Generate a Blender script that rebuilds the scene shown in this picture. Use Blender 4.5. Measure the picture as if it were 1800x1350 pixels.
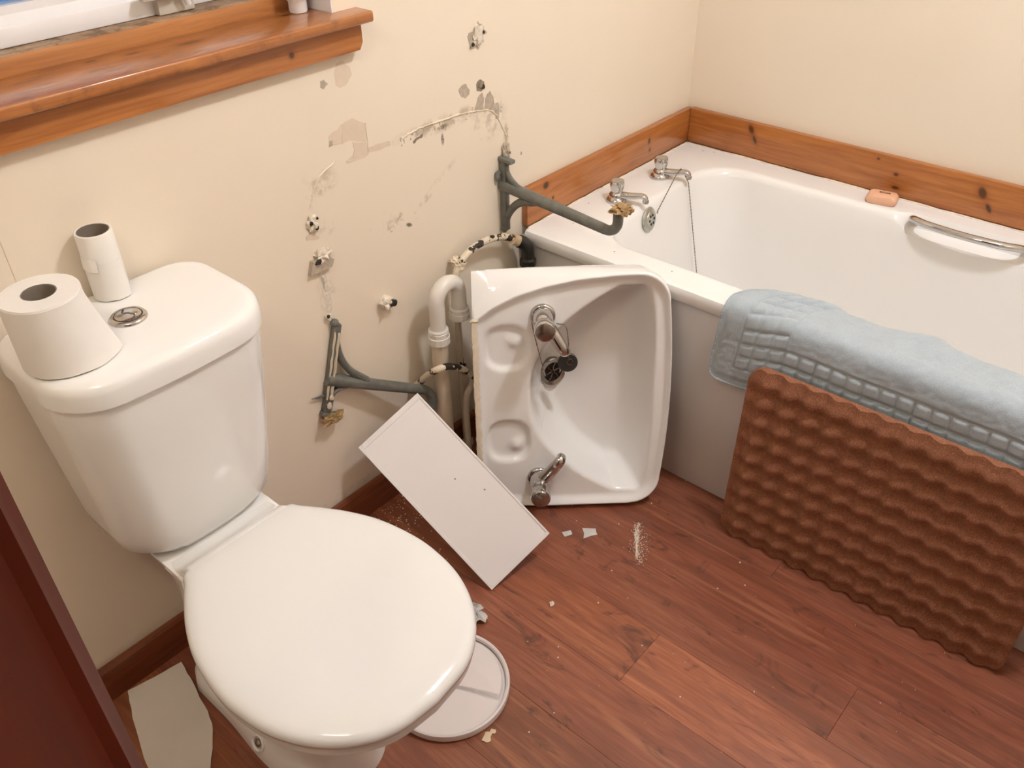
import bpy, bmesh, math, random
from mathutils import Vector, Matrix, noise
random.seed(7)
PI = math.pi
for o in list(bpy.data.objects): bpy.data.objects.remove(o)
SC = bpy.context.scene
COL = SC.collection

# ------------------------------------------------------------------ camera
cam_d = bpy.data.cameras.new('camera'); cam = bpy.data.objects.new('camera', cam_d); COL.objects.link(cam)
cam_d.sensor_fit = 'HORIZONTAL'; cam_d.sensor_width = 36.0; cam_d.lens = 36.0 * 1526.878 / 1800.0
cam_d.clip_start = 0.02
_yaw, _pit, _rol = 0.844587, 0.634493, -0.0184068
_fw = Vector((math.sin(_yaw)*math.cos(_pit), math.cos(_yaw)*math.cos(_pit), -math.sin(_pit)))
_r = Vector((math.cos(_yaw), -math.sin(_yaw), 0)); _u = _r.cross(_fw)
_r2 = _r*math.cos(_rol) + _u*math.sin(_rol); _u2 = -_r*math.sin(_rol) + _u*math.cos(_rol)
cam.matrix_world = Matrix(((_r2.x, _u2.x, -_fw.x, -1.4445), (_r2.y, _u2.y, -_fw.y, -1.242),
                           (_r2.z, _u2.z, -_fw.z, 1.45), (0, 0, 0, 1)))
SC.camera = cam

# ------------------------------------------------------------------ world, exposure
w = bpy.data.worlds.new('dusk_sky'); SC.world = w; w.use_nodes = True
bg = w.node_tree.nodes['Background']; bg.inputs[0].default_value = (0.14, 0.27, 0.50, 1); bg.inputs[1].default_value = 1.0
SC.view_settings.view_transform = 'Standard'; SC.view_settings.look = 'None'
SC.view_settings.gamma = 1.0; SC.view_settings.use_curve_mapping = False
SC.view_settings.exposure = 0.0
LAMP_POS = (-0.15, -1.12, 2.24); LAMP_POWER = 192.0; LAMP_COL = (1.0, 1.02, 1.085); FILL_POWER = 58.0

# ------------------------------------------------------------------ material helpers
def lin(r, g, b):
    f = lambda c: (c/255/12.92) if c/255 <= 0.04045 else ((c/255+0.055)/1.055)**2.4
    return (f(r), f(g), f(b), 1.0)
class NT:
    def __init__(s, name, rough=0.5, metal=0.0, color=(0.8, 0.8, 0.8, 1), spec=0.5, coat=0.0):
        s.m = bpy.data.materials.new(name); s.m.use_nodes = True; s.t = s.m.node_tree; s.n = s.t.nodes; s.l = s.t.links
        s.b = s.n['Principled BSDF']; s.b.inputs['Roughness'].default_value = rough; s.b.inputs['Metallic'].default_value = metal
        s.b.inputs['Base Color'].default_value = color; s.b.inputs['Specular IOR Level'].default_value = spec
        s.b.inputs['Coat Weight'].default_value = coat; s.b.inputs['Coat Roughness'].default_value = 0.08
    def node(s, t, **k):
        n = s.n.new(t)
        for a, v in k.items(): setattr(n, a, v)
        return n
    def coords(s, scale=(1, 1, 1), loc=(0, 0, 0), kind='Object', rot=(0, 0, 0)):
        tc = s.node('ShaderNodeTexCoord'); mp = s.node('ShaderNodeMapping')
        mp.inputs['Scale'].default_value = scale; mp.inputs['Location'].default_value = loc; mp.inputs['Rotation'].default_value = rot
        s.l.new(tc.outputs[kind], mp.inputs[0]); return mp.outputs[0]
    def noise(s, vec, scale, detail=4, rough=0.55, dist=0.0):
        n = s.node('ShaderNodeTexNoise'); n.inputs['Scale'].default_value = scale; n.inputs['Detail'].default_value = detail
        n.inputs['Roughness'].default_value = rough; n.inputs['Distortion'].default_value = dist
        if vec is not None: s.l.new(vec, n.inputs['Vector'])
        return n.outputs['Fac']
    def math(s, op, a, b=None, clamp=False):
        n = s.node('ShaderNodeMath', operation=op); n.use_clamp = clamp
        for i, v in enumerate((a, b)):
            if v is None: continue
            if isinstance(v, (int, float)): n.inputs[i].default_value = v
            else: s.l.new(v, n.inputs[i])
        return n.outputs[0]
    def ramp(s, fac, stops, interp='LINEAR'):
        n = s.node('ShaderNodeValToRGB'); e = n.color_ramp.elements; n.color_ramp.interpolation = interp
        while len(e) < len(stops): e.new(0.5)
        for i, (p, c) in enumerate(stops):
            e[i].position = p; e[i].color = c if len(c) == 4 else (*c, 1)
        s.l.new(fac, n.inputs[0]); return n.outputs[0]
    def mix(s, fac, a, b, mode='MIX'):
        n = s.node('ShaderNodeMix', data_type='RGBA', blend_type=mode)
        for i, v in ((0, fac), (6, a), (7, b)):
            if isinstance(v, (int, float)): n.inputs[i].default_value = v
            elif isinstance(v, tuple): n.inputs[i].default_value = v
            else: s.l.new(v, n.inputs[i])
        return n.outputs[2]
    def maprange(s, v, a, b, c=0.0, d=1.0):
        n = s.node('ShaderNodeMapRange'); n.interpolation_type = 'SMOOTHSTEP'
        s.l.new(v, n.inputs[0])
        for i, q in ((1, a), (2, b), (3, c), (4, d)): n.inputs[i].default_value = q
        return n.outputs[0]
    def spot(s, vec, c, r, soft=0.5, rot=(0, 0, 0)):
        """ellipse mask: 1 inside, 0 outside; vec = object coords"""
        mp = s.node('ShaderNodeVectorMath', operation='SUBTRACT'); s.l.new(vec, mp.inputs[0]); mp.inputs[1].default_value = c
        v = mp.outputs[0]
        if any(rot):
            q = s.node('ShaderNodeVectorRotate', rotation_type='EULER_XYZ'); s.l.new(v, q.inputs[0]); q.inputs['Rotation'].default_value = rot; v = q.outputs[0]
        d = s.node('ShaderNodeVectorMath', operation='DIVIDE'); s.l.new(v, d.inputs[0]); d.inputs[1].default_value = r
        ln = s.node('ShaderNodeVectorMath', operation='LENGTH'); s.l.new(d.outputs[0], ln.inputs[0])
        return s.maprange(ln.outputs['Value'], 1.0, soft)
    def col(s, c): s.l.new(c, s.b.inputs['Base Color'])
    def rough(s, c): s.l.new(c, s.b.inputs['Roughness'])
    def bump(s, h, strength=0.3, dist=0.002):
        n = s.node('ShaderNodeBump'); n.inputs['Strength'].default_value = strength; n.inputs['Distance'].default_value = dist
        s.l.new(h, n.inputs['Height']); s.l.new(n.outputs[0], s.b.inputs['Normal'])

def simple(name, c, rough=0.5, metal=0.0, spec=0.5, var=0.06, vs=30, bump=0.0, bs=200, coat=0.0):
    """one-colour procedural material with slight mottling"""
    t = NT(name, rough, metal, spec=spec, coat=coat)
    v = t.coords(); n = t.noise(v, vs, 4)
    k = tuple(min(1, x*(1+var)) for x in c[:3])+(1,); d = tuple(x*(1-var) for x in c[:3])+(1,)
    t.col(t.ramp(n, [(0.3, d), (0.7, k)]))
    if bump: t.bump(t.noise(v, bs, 3), bump, 0.001)
    return t.m

def wood(name, base, dark, light, axis='x', knots=(), rough=0.3, stretch=14, scale=5.0, coat=0.3, dirt=None):
    t = NT(name, rough, coat=coat)
    sc = {'x': (1, stretch, stretch), 'y': (stretch, 1, stretch), 'z': (stretch, stretch, 1)}[axis]
    obj = t.coords()
    v = t.coords(scale=sc); n = t.noise(v, scale, 6, 0.6, 0.6)
    sc2 = tuple(x*4 if x > 1 else x*2 for x in sc); n2 = t.noise(t.coords(scale=sc2), scale, 3, 0.5)
    big = t.noise(obj, 3.0, 2)
    f = t.math('ADD', t.math('MULTIPLY', n, 0.75), t.math('MULTIPLY', n2, 0.25))
    c = t.ramp(f, [(0.28, dark), (0.5, base), (0.72, light)])
    c = t.mix(t.maprange(big, 0.4, 0.7, 0, 0.35), c, dark)
    for (kc, kr, *ro) in knots:
        kd = tuple(x*0.22 for x in dark[:3])+(1,)
        c = t.mix(t.math('MULTIPLY', t.spot(obj, kc, tuple(x*2.2 for x in kr), 0.2, *(ro or ())), 0.5), c, dark)
        c = t.mix(t.math('MULTIPLY', t.spot(obj, kc, kr, 0.4, *(ro or ())), 0.9), c, kd)
    if dirt: c = dirt(t, obj, c)
    t.col(c); t.bump(f, 0.12, 0.001)
    return t.m

# ------------------------------------------------------------------ materials
CER = (0.86, 0.848, 0.825, 1)
M = {}
M['ceramic'] = simple('ceramic', CER, 0.07, spec=0.5, var=0.008, vs=6)
M['bath_white'] = simple('bath_acrylic', (0.87, 0.855, 0.83, 1), 0.16, var=0.01, vs=5)
M['seat_plastic'] = simple('seat_plastic', (0.78, 0.772, 0.752, 1), 0.12, var=0.008, vs=5)
M['chrome'] = simple('chrome', (0.56, 0.55, 0.54, 1), 0.06, 1.0, var=0.03, vs=20)
M['dull_chrome'] = simple('dull_chrome', (0.36, 0.33, 0.30, 1), 0.22, 1.0, var=0.2, vs=60)
M['chrome_limed'] = simple('limescaled_chrome', (0.50, 0.50, 0.45, 1), 0.35, 0.8, var=0.2, vs=80)
M['dark_hole'] = simple('dark_hole', (0.012, 0.010, 0.008, 1), 0.7)
M['rubber'] = simple('rubber_plug', (0.035, 0.037, 0.035, 1), 0.4, var=0.2)
M['pvc'] = simple('white_pvc', (0.72, 0.68, 0.62, 1), 0.3, var=0.03)
M['pvc_old'] = simple('aged_pvc', (0.62, 0.52, 0.40, 1), 0.45, var=0.08, vs=15)
M['panel_grey'] = simple('bath_panel_plastic', (0.69, 0.655, 0.625, 1), 0.30, var=0.02, vs=3)
M['board_white'] = simple('board_laminate', (0.78, 0.74, 0.73, 1), 0.35, var=0.01, vs=4)
M['card'] = simple('card_paper', (0.66, 0.61, 0.55, 1), 0.8, var=0.03, vs=12)
M['lid_plastic'] = simple('lid_plastic', (0.80, 0.735, 0.71, 1), 0.28, var=0.01)
M['film'] = simple('plastic_film', (0.62, 0.60, 0.57, 1), 0.25, var=0.1)
M['cardboard'] = simple('cardboard_tube', (0.22, 0.18, 0.14, 1), 0.9, var=0.12, vs=60)
M['crumb'] = simple('plaster_crumb', (0.80, 0.70, 0.58, 1), 0.9, var=0.1, vs=80)
M['crumb_cream'] = simple('paint_flake', (0.78, 0.62, 0.42, 1), 0.8, var=0.1)
M['caulk'] = simple('old_sealant', (0.76, 0.66, 0.52, 1), 0.55, var=0.08, vs=60, bump=0.3, bs=120)
M['iron'] = simple('grey_painted_iron', (0.150, 0.150, 0.130, 1), 0.42, 0.15, var=0.22, vs=50, bump=0.25, bs=160)
M['iron_chip'] = simple('cream_paint_on_iron', (0.66, 0.56, 0.42, 1), 0.5, var=0.1, vs=70)
M['crust'] = simple('rusty_putty_crust', (0.36, 0.23, 0.10, 1), 0.9, var=0.5, vs=90, bump=0.8, bs=220)
M['black_fitting'] = simple('black_compression_fitting', (0.016, 0.014, 0.012, 1), 0.35, var=0.2)
M['soap'] = simple('soap', (0.80, 0.46, 0.30, 1), 0.45, var=0.04)
M['soap_label'] = simple('soap_label', (0.16, 0.07, 0.03, 1), 0.5, var=0.2, vs=300)
M['upvc'] = simple('window_upvc', (0.80, 0.79, 0.80, 1), 0.25, var=0.01)
M['stay'] = simple('window_stay_plastic', (0.58, 0.53, 0.46, 1), 0.35, var=0.05)
M['ceiling'] = simple('ceiling_paint', (0.82, 0.80, 0.76, 1), 0.9, var=0.01, vs=8)
M['lamp_base'] = simple('lamp_base', (0.8, 0.8, 0.78, 1), 0.4)
M['button_chrome'] = simple('button_chrome', (0.62, 0.60, 0.57, 1), 0.16, 1.0, var=0.06, vs=40)
M['seam'] = simple('button_groove', (0.05, 0.045, 0.04, 1), 0.5)
M['plaster'] = simple('grey_plaster', (0.46, 0.385, 0.30, 1), 0.95, var=0.18, vs=90, bump=0.5, bs=200)
M['plaster_dark'] = simple('dark_plaster', (0.26, 0.21, 0.155, 1), 0.95, var=0.25, vs=110, bump=0.5, bs=200)
M['plaster_pink'] = simple('old_pink_paint', (0.71, 0.585, 0.455, 1), 0.85, var=0.04, vs=60)
M['plaster_white'] = simple('white_filler', (0.72, 0.64, 0.53, 1), 0.9, var=0.15, vs=120, bump=0.5, bs=200)

def mat_paper():
    t = NT('toilet_tissue', 0.95, spec=0.1); v = t.coords(); n = t.noise(v, 260, 2)
    t.col(t.ramp(t.noise(v, 12, 3), [(0.3, (0.80, 0.765, 0.715, 1)), (0.7, (0.84, 0.81, 0.765, 1))])); t.bump(n, 0.25, 0.0008); return t.m
M['tissue'] = mat_paper()

def mat_wall(name, stains):
    t = NT(name, 0.55, spec=0.3); v = t.coords()
    base = t.ramp(t.noise(v, 2.2, 4), [(0.3, (0.805, 0.702, 0.566, 1)), (0.7, (0.830, 0.730, 0.598, 1))])
    c = base
    grime = t.noise(v, 26, 6, 0.7)
    fine = t.noise(t.coords(scale=(1, 1, 1), loc=(3, 1, 2)), 90, 5, 0.7)
    for (kc, kr, lo, hi, amt, colr, *ro) in stains:
        m = t.spot(v, kc, kr, 0.35, *(ro or ()))
        g = t.maprange(grime if kr[0] > 0.02 else fine, lo, hi)
        c = t.mix(t.math('MULTIPLY', t.math('MULTIPLY', m, g), amt), c, colr)
    t.col(c)
    h = t.math('ADD', t.noise(v, 320, 3), t.math('MULTIPLY', t.noise(v, 18, 3), 1.5)); t.bump(h, 0.10, 0.0012)
    return t.m
GR = (0.34, 0.27, 0.18, 1); DK = (0.09, 0.06, 0.035, 1)
# wear marks and scuffs that stay on the paint (object coords of the wall: x, y, z)
ST = [((-0.24, 0, 0.838), (0.17, 0.1, 0.022), 0.42, 0.62, 0.75, GR), ((-0.105, 0, 0.81), (0.07, 0.1, 0.06), 0.45, 0.62, 0.55, GR),
      ((-0.56, 0, 0.815), (0.05, 0.1, 0.04), 0.45, 0.6, 0.45, GR), ((-0.39, 0, 0.68), (0.10, 0.1, 0.035), 0.52, 0.66, 0.55, GR),
      ((-0.28, 0, 0.71), (0.10, 0.1, 0.012), 0.46, 0.6, 0.45, GR, (0, 0.55, 0)),
      ((-0.356, 0, 0.656), (0.012, 0.1, 0.006), 0.3, 0.5, 0.9, DK, (0, -0.5, 0)), ((-0.245, 0, 0.805), (0.006, 0.1, 0.016), 0.35, 0.5, 0.8, DK),
      ((-0.245, 0, 0.83), (0.02, 0.1, 0.006), 0.35, 0.5, 0.7, DK), ((-0.40, 0, 0.665), (0.012, 0.1, 0.012), 0.5, 0.6, 0.7, GR),
      ((-0.05, 0, 0.76), (0.012, 0.1, 0.03), 0.4, 0.55, 0.7, GR), ((-0.585, 0, 0.60), (0.03, 0.1, 0.07), 0.5, 0.65, 0.35, GR),
      ((0.0, 0, 0.70), (0.004, 0.1, 0.006), 0.2, 0.4, 0.6, DK), ((-0.56, 0, 0.735), (0.03, 0.1, 0.03), 0.5, 0.6, 0.4, GR),
      ((-0.6, 0, 0.09), (0.7, 0.1, 0.014), 0.4, 0.65, 0.35, GR)]
M['wall'] = mat_wall('cream_wall_paint', ST)
M['wall_plain'] = mat_wall('cream_wall_paint_plain', [])
PB, PDK, PL = (0.42, 0.150, 0.036, 1), (0.27, 0.080, 0.016, 1), (0.54, 0.215, 0.060, 1)
def sill_dirt(t, obj, c):
    n = t.noise(t.coords(scale=(1, 3, 1)), 24, 6, 0.7)
    return t.mix(t.maprange(n, 0.48, 0.7, 0, 0.55), c, (0.10, 0.045, 0.022, 1))
M['sill'] = wood('sill_pine', (0.40, 0.145, 0.040, 1), (0.24, 0.075, 0.020, 1), (0.50, 0.20, 0.058, 1), 'x',
                 [((-0.735, 0.030, 1.092), (0.030, 0.010, 0.05)), ((-0.82, 0.047, 1.092), (0.016, 0.006, 0.05)), ((-0.88, 0.058, 1.092), (0.012, 0.006, 0.05)), ((-0.54, 0.05, 1.092), (0.014, 0.006, 0.05))], rough=0.30, coat=0.45, dirt=sill_dirt)
M['apron'] = wood('apron_pine', PB, PDK, PL, 'x', [((-0.59, -0.018, 1.050), (0.007, 0.03, 0.007))], coat=0.4)
def strip_dirt(t, obj, c):
    n = t.noise(obj, 40, 6, 0.7)
    return t.mix(t.maprange(n, 0.45, 0.62, 0, 0.75), c, (0.12, 0.07, 0.04, 1))
M['strip'] = wood('frame_strip_pine', (0.42, 0.17, 0.05, 1), (0.26, 0.09, 0.03, 1), (0.52, 0.23, 0.08, 1), 'x')
M['ledge'] = wood('bare_dirty_wood', (0.34, 0.22, 0.13, 1), (0.18, 0.11, 0.07, 1), (0.46, 0.34, 0.24, 1), 'x', rough=0.8, coat=0.0, dirt=strip_dirt)
M['up_a'] = wood('upstand_pine', PB, PDK, PL, 'x', [((0.069, -0.018, 0.604), (0.014, 0.03, 0.012)), ((0.51, -0.018, 0.582), (0.008, 0.03, 0.011)), ((0.516, -0.018, 0.556), (0.006, 0.03, 0.008)), ((0.096, -0.018, 0.563), (0.005, 0.03, 0.006))])
M['up_b'] = wood('upstand_pine_long', PB, PDK, PL, 'y', [((0.712, -0.211, 0.600), (0.03, 0.010, 0.018), (0.5, 0, 0)), ((0.712, -0.225, 0.575), (0.03, 0.006, 0.016), (0.5, 0, 0)), ((0.712, -0.612, 0.578), (0.03, 0.008, 0.006)), ((0.712, -0.618, 0.545), (0.03, 0.012, 0.005)),
                 ((0.712, -0.815, 0.586), (0.03, 0.012, 0.020), (0.5, 0, 0)), ((0.712, -0.838, 0.553), (0.03, 0.007, 0.016), (0.6, 0, 0)), ((0.712, -0.561, 0.606), (0.03, 0.005, 0.004))])
M['skirt'] = wood('skirting_mahogany', (0.20, 0.055, 0.020, 1), (0.12, 0.030, 0.010, 1), (0.26, 0.080, 0.030, 1), 'x', rough=0.35)
M['door'] = wood('door_mahogany', (0.070, 0.0085, 0.0015, 1), (0.050, 0.006, 0.001, 1), (0.090, 0.012, 0.0025, 1), 'z', rough=0.6, stretch=10, scale=3, coat=0.0)

M['door'].node_tree.nodes['Principled BSDF'].inputs['Specular IOR Level'].default_value = 0.12
def mat_floor():
    t = NT('laminate_plank', 0.34, coat=0.12)
    oi = t.node('ShaderNodeObjectInfo')
    tc = t.node('ShaderNodeTexCoord'); off = t.node('ShaderNodeVectorMath', operation='SCALE'); off.inputs[0].default_value = (7.3, 11.7, 3.1)
    t.l.new(oi.outputs['Random'], off.inputs['Scale'])
    ad = t.node('ShaderNodeVectorMath', operation='ADD'); t.l.new(tc.outputs['Object'], ad.inputs[0]); t.l.new(off.outputs[0], ad.inputs[1])
    def mp(s):
        m = t.node('ShaderNodeMapping'); m.inputs['Scale'].default_value = s; t.l.new(ad.outputs[0], m.inputs[0]); return m.outputs[0]
    g = t.noise(mp((20, 1.6, 1)), 3.0, 7, 0.68, 1.6)
    fine = t.noise(mp((240, 6, 1)), 2.0, 3, 0.6)
    big = t.noise(mp((9, 0.9, 1)), 2.4, 4, 0.6, 1.4)
    streak = t.noise(mp((16, 0.7, 1)), 2.6, 3, 0.5, 0.9)
    knot = t.noise(mp((8, 2.6, 1)), 2.0, 4, 0.6, 2.5)
    f = t.math('ADD', t.math('MULTIPLY', g, 0.62), t.math('MULTIPLY', fine, 0.38))
    c = t.ramp(f, [(0.32, (0.190, 0.057, 0.029, 1)), (0.5, (0.285, 0.094, 0.049, 1)), (0.70, (0.375, 0.140, 0.076, 1))])
    c = t.mix(t.maprange(big, 0.42, 0.62, 0, 0.72), c, (0.185, 0.060, 0.034, 1))
    c = t.mix(t.maprange(streak, 0.60, 0.72, 0, 0.55), c, (0.44, 0.178, 0.088, 1))
    c = t.mix(t.maprange(knot, 0.57, 0.74, 0, 0.8), c, (0.080, 0.030, 0.019, 1))
    c = t.mix(1.0, c, oi.outputs['Color'], 'MULTIPLY')
    t.col(c); t.bump(fine, 0.10, 0.0006)
    t.rough(t.maprange(g, 0.3, 0.7, 0.30, 0.42))
    return t.m
M['plank'] = mat_floor()

def mat_flake():
    t = NT('flaking_pipe_paint', 0.5); v = t.coords()
    n = t.noise(v, 42, 2, 0.4); n2 = t.noise(v, 170, 2)
    f = t.math('ADD', t.math('MULTIPLY', n, 0.85), t.math('MULTIPLY', n2, 0.15))
    k = t.maprange(f, 0.565, 0.575)
    t.col(t.mix(k, t.ramp(n2, [(0.3, (0.66, 0.55, 0.40, 1)), (0.7, (0.76, 0.67, 0.52, 1))]), (0.022, 0.015, 0.010, 1)))
    t.bump(k, 0.5, -0.0008) if False else t.bump(t.math('MULTIPLY', k, -1.0), 0.5, 0.001)
    return t.m
M['flake'] = mat_flake()

def mat_foam():
    t = NT('brown_foam', 0.95, spec=0.15); v = t.coords(); n = t.noise(v, 420, 3, 0.7)
    n2 = t.noise(v, 9, 3)
    c = t.ramp(n, [(0.32, (0.215, 0.085, 0.044, 1)), (0.55, (0.310, 0.130, 0.072, 1)), (0.75, (0.52, 0.245, 0.145, 1))])
    t.col(t.mix(t.maprange(n2, 0.4, 0.7, 0, 0.25), c, (0.27, 0.115, 0.05, 1))); t.bump(n, 0.5, 0.0015); return t.m
M['foam'] = mat_foam()

def mat_towel():
    t = NT('blue_terry', 0.98, spec=0.1); v = t.coords(); n = t.noise(v, 650, 3, 0.7); n2 = t.noise(v, 30, 4)
    c = t.ramp(n, [(0.3, (0.355, 0.415, 0.455, 1)), (0.7, (0.52, 0.59, 0.635, 1))])
    t.col(t.mix(t.maprange(n2, 0.42, 0.66, 0, 0.3), c, (0.375, 0.42, 0.46, 1)))
    t.b.inputs['Sheen Weight'].default_value = 0.4; t.b.inputs['Sheen Roughness'].default_value = 0.5
    t.bump(n, 0.6, 0.002); return t.m
M['towel'] = mat_towel()

def mat_glass():
    t = NT('window_glass', 0.02); t.b.inputs['Transmission Weight'].default_value = 1.0; t.b.inputs['IOR'].default_value = 1.1
    t.col(t.ramp(t.noise(t.coords(), 3), [(0, (0.85, 0.92, 1, 1)), (1, (0.9, 0.95, 1, 1))])); return t.m
M['glass'] = mat_glass()
def mat_emit(pw, lc=LAMP_COL):
    t = NT('lamp_diffuser', 0.4); n = t.noise(t.coords(), 3)
    t.col(t.ramp(n, [(0, (0.9, 0.88, 0.84, 1)), (1, (0.92, 0.9, 0.86, 1))]))
    t.b.inputs['Emission Color'].default_value = (*lc, 1); t.b.inputs['Emission Strength'].default_value = pw; return t.m
M['emit'] = mat_emit(LAMP_POWER); M['emit_fill'] = mat_emit(FILL_POWER, (1.0, 0.88, 0.72))

# ------------------------------------------------------------------ object helpers
MW = {}
def root(name, loc, label, cat, group=None, rot=None):
    o = bpy.data.objects.new(name, None); COL.objects.link(o); o.empty_display_size = 0.05
    m = Matrix.Translation(Vector(loc)) @ (rot.to_4x4() if rot else Matrix.Identity(4))
    o.matrix_world = m; MW[o.name] = m
    o['label'] = label; o['category'] = cat
    if group: o['group'] = group
    return o
def mk(name, verts, faces, mat, parent=None, smooth=True, local=False, angle=40, origin=None):
    """mesh object; verts in world coords unless local"""
    me = bpy.data.meshes.new(name)
    V = [Vector(v) for v in verts]
    if parent is not None:
        pm = MW[parent.name]
        if not local:
            inv = pm.inverted(); V = [inv @ v for v in V]
    elif origin is not None:
        V = [v - Vector(origin) for v in V]
    me.from_pydata([tuple(v) for v in V], [], faces); me.update()
    bm = bmesh.new(); bm.from_mesh(me); bmesh.ops.recalc_face_normals(bm, faces=bm.faces); bm.to_mesh(me); bm.free()
    me.materials.append(M[mat] if isinstance(mat, str) else mat)
    for p in me.polygons: p.use_smooth = smooth
    if smooth and angle < 180: me.set_sharp_from_angle(angle=math.radians(angle))
    o = bpy.data.objects.new(name, me); COL.objects.link(o)
    if parent is not None:
        o.parent = parent; MW[o.name] = MW[parent.name]
    else:
        if origin is not None: o.location = origin
        MW[o.name] = Matrix.Translation(Vector(origin)) if origin is not None else Matrix.Identity(4)
    return o
def tag(o, label, cat, group=None, kind=None):
    if label: o['label'] = label
    if cat: o['category'] = cat
    if group: o['group'] = group
    if kind: o['kind'] = kind
    return o
def struct(o, label=None): 
    o['kind'] = 'structure'
    if label: o['label'] = label
    return o
class G:
    """geometry collector"""
    def __init__(s): s.v = []; s.f = []
    def add(s, v, f):
        k = len(s.v); s.v += [tuple(x) for x in v]; s.f += [tuple(i+k for i in q) for q in f]; return s
    def build(s, name, mat, parent=None, **k): return mk(name, s.v, s.f, mat, parent, **k)
def box(x0, x1, y0, y1, z0, z1, bev=0.0, seg=2):
    bm = bmesh.new(); bmesh.ops.create_cube(bm, size=1)
    for v in bm.verts: v.co = Vector(((x0+x1)/2+v.co.x*(x1-x0), (y0+y1)/2+v.co.y*(y1-y0), (z0+z1)/2+v.co.z*(z1-z0)))
    if bev: bmesh.ops.bevel(bm, geom=bm.edges[:], offset=bev, segments=seg, affect='EDGES', profile=0.5)
    bm.verts.index_update(); r = [v.co.copy() for v in bm.verts], [tuple(v.index for v in f.verts) for f in bm.faces]; bm.free(); return r
def xf(vf, m): return [m @ Vector(v) for v in vf[0]], vf[1]
def frame(z, x=None):
    z = Vector(z).normalized()
    if x is None: x = Vector((1, 0, 0)) if abs(z.x) < 0.9 else Vector((0, 1, 0))
    x = Vector(x); x = (x - z*x.dot(z)).normalized(); y = z.cross(x)
    return Matrix((x, y, z)).transposed()
def place(loc, z=(0, 0, 1), x=None): return Matrix.Translation(Vector(loc)) @ frame(z, x).to_4x4()
def lathe(prof, n=32, cap=True):
    """prof: (r, z) list; axis z"""
    v = []; f = []
    for r, z in prof:
        for i in range(n): v.append((r*math.cos(2*PI*i/n), r*math.sin(2*PI*i/n), z))
    for k in range(len(prof)-1):
        for i in range(n):
            j = (i+1) % n; f.append((k*n+i, k*n+j, (k+1)*n+j, (k+1)*n+i))
    if cap:
        f.append(tuple(range(n))[::-1]); f.append(tuple((len(prof)-1)*n+i for i in range(n)))
    return v, f
def smooth_path(pts, sub=6, closed=False):
    P = [Vector(p) for p in pts]; out = []
    n = len(P)
    for i in range(n-1 if not closed else n):
        p0 = P[i-1] if (i > 0 or closed) else P[0]*2-P[1]; p1 = P[i]; p2 = P[(i+1) % n]
        p3 = P[(i+2) % n] if (i+2 < n or closed) else P[-1]*2-P[-2]
        for k in range(sub):
            t = k/sub; out.append(0.5*((2*p1)+(-p0+p2)*t+(2*p0-5*p1+4*p2-p3)*t*t+(-p0+3*p1-3*p2+p3)*t**3))
    if not closed: out.append(P[-1])
    return out
def tube(path, rad, n=12, cap=True, sy=1.0, up=None):
    """rad: number, list or function(t)"""
    P = [Vector(p) for p in path]; v = []; f = []; N = len(P); x = up
    for i, p in enumerate(P):
        d = (P[min(i+1, N-1)]-P[max(i-1, 0)])
        if d.length < 1e-9: d = Vector((0, 0, 1))
        fr = frame(d, x); x = fr.col[0]
        r = rad(i/(N-1)) if callable(rad) else (rad[i] if isinstance(rad, (list, tuple)) else rad)
        for k in range(n):
            a = 2*PI*k/n; v.append(p+fr.col[0]*(r*math.cos(a))+fr.col[1]*(r*sy*math.sin(a)))
    for i in range(N-1):
        for k in range(n):
            j = (k+1) % n; f.append((i*n+k, i*n+j, (i+1)*n+j, (i+1)*n+k))
    if cap: f.append(tuple(range(n))[::-1]); f.append(tuple((N-1)*n+k for k in range(n)))
    return v, f
def loft(loops, cap0=True, cap1=True):
    n = len(loops[0]); v = [p for l in loops for p in l]; f = []
    for k in range(len(loops)-1):
        for i in range(n):
            j = (i+1) % n; f.append((k*n+i, k*n+j, (k+1)*n+j, (k+1)*n+i))
    if cap0: f.append(tuple(range(n))[::-1])
    if cap1: f.append(tuple((len(loops)-1)*n+i for i in range(n)))
    return v, f
def poly_prism(pts, d, along=(0, -1, 0), base=0.0, to3=lambda p: Vector((p[0], 0, p[1]))):
    """extruded outline; pts 2-D"""
    a = Vector(along); n = len(pts); P = [to3(p) for p in pts]
    v = [p+a*base for p in P]+[p+a*(base+d) for p in P]
    f = [tuple(range(n)), tuple(range(2*n-1, n-1, -1))]+[(i, (i+1) % n, n+(i+1) % n, n+i) for i in range(n)]
    return v, f
def rrect(x0, x1, y0, y1, rs, nc=10, ns=12):
    """rounded rectangle loop, ccw from +x side; rs = radii for corners (x1y0, x1y1, x0y1, x0y0)"""
    out = []
    C = [(x1, y0, -1, 1, -PI/2, rs[0]), (x1, y1, -1, -1, 0, rs[1]), (x0, y1, 1, -1, PI/2, rs[2]), (x0, y0, 1, 1, PI, rs[3])]
    cs = []
    for cx, cy, sx, sy, a0, r in C:
        cs.append([(cx+sx*r+r*math.cos(a0+PI/2*i/nc), cy+sy*r+r*math.sin(a0+PI/2*i/nc)) for i in range(nc+1)])
    for k in range(4):
        out += cs[k]; a = cs[k][-1]; b = cs[(k+1) % 4][0]
        for i in range(1, ns): out.append((a[0]+(b[0]-a[0])*i/ns, a[1]+(b[1]-a[1])*i/ns))
    return out
def jag(pts, amp, n=3, seed=0):
    out = []; R = random.Random(seed)
    for i, p in enumerate(pts):
        q = pts[(i+1) % len(pts)]
        for k in range(n):
            t = k/n; out.append((p[0]+(q[0]-p[0])*t+R.uniform(-amp, amp), p[1]+(q[1]-p[1])*t+R.uniform(-amp, amp)))
    return out
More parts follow.
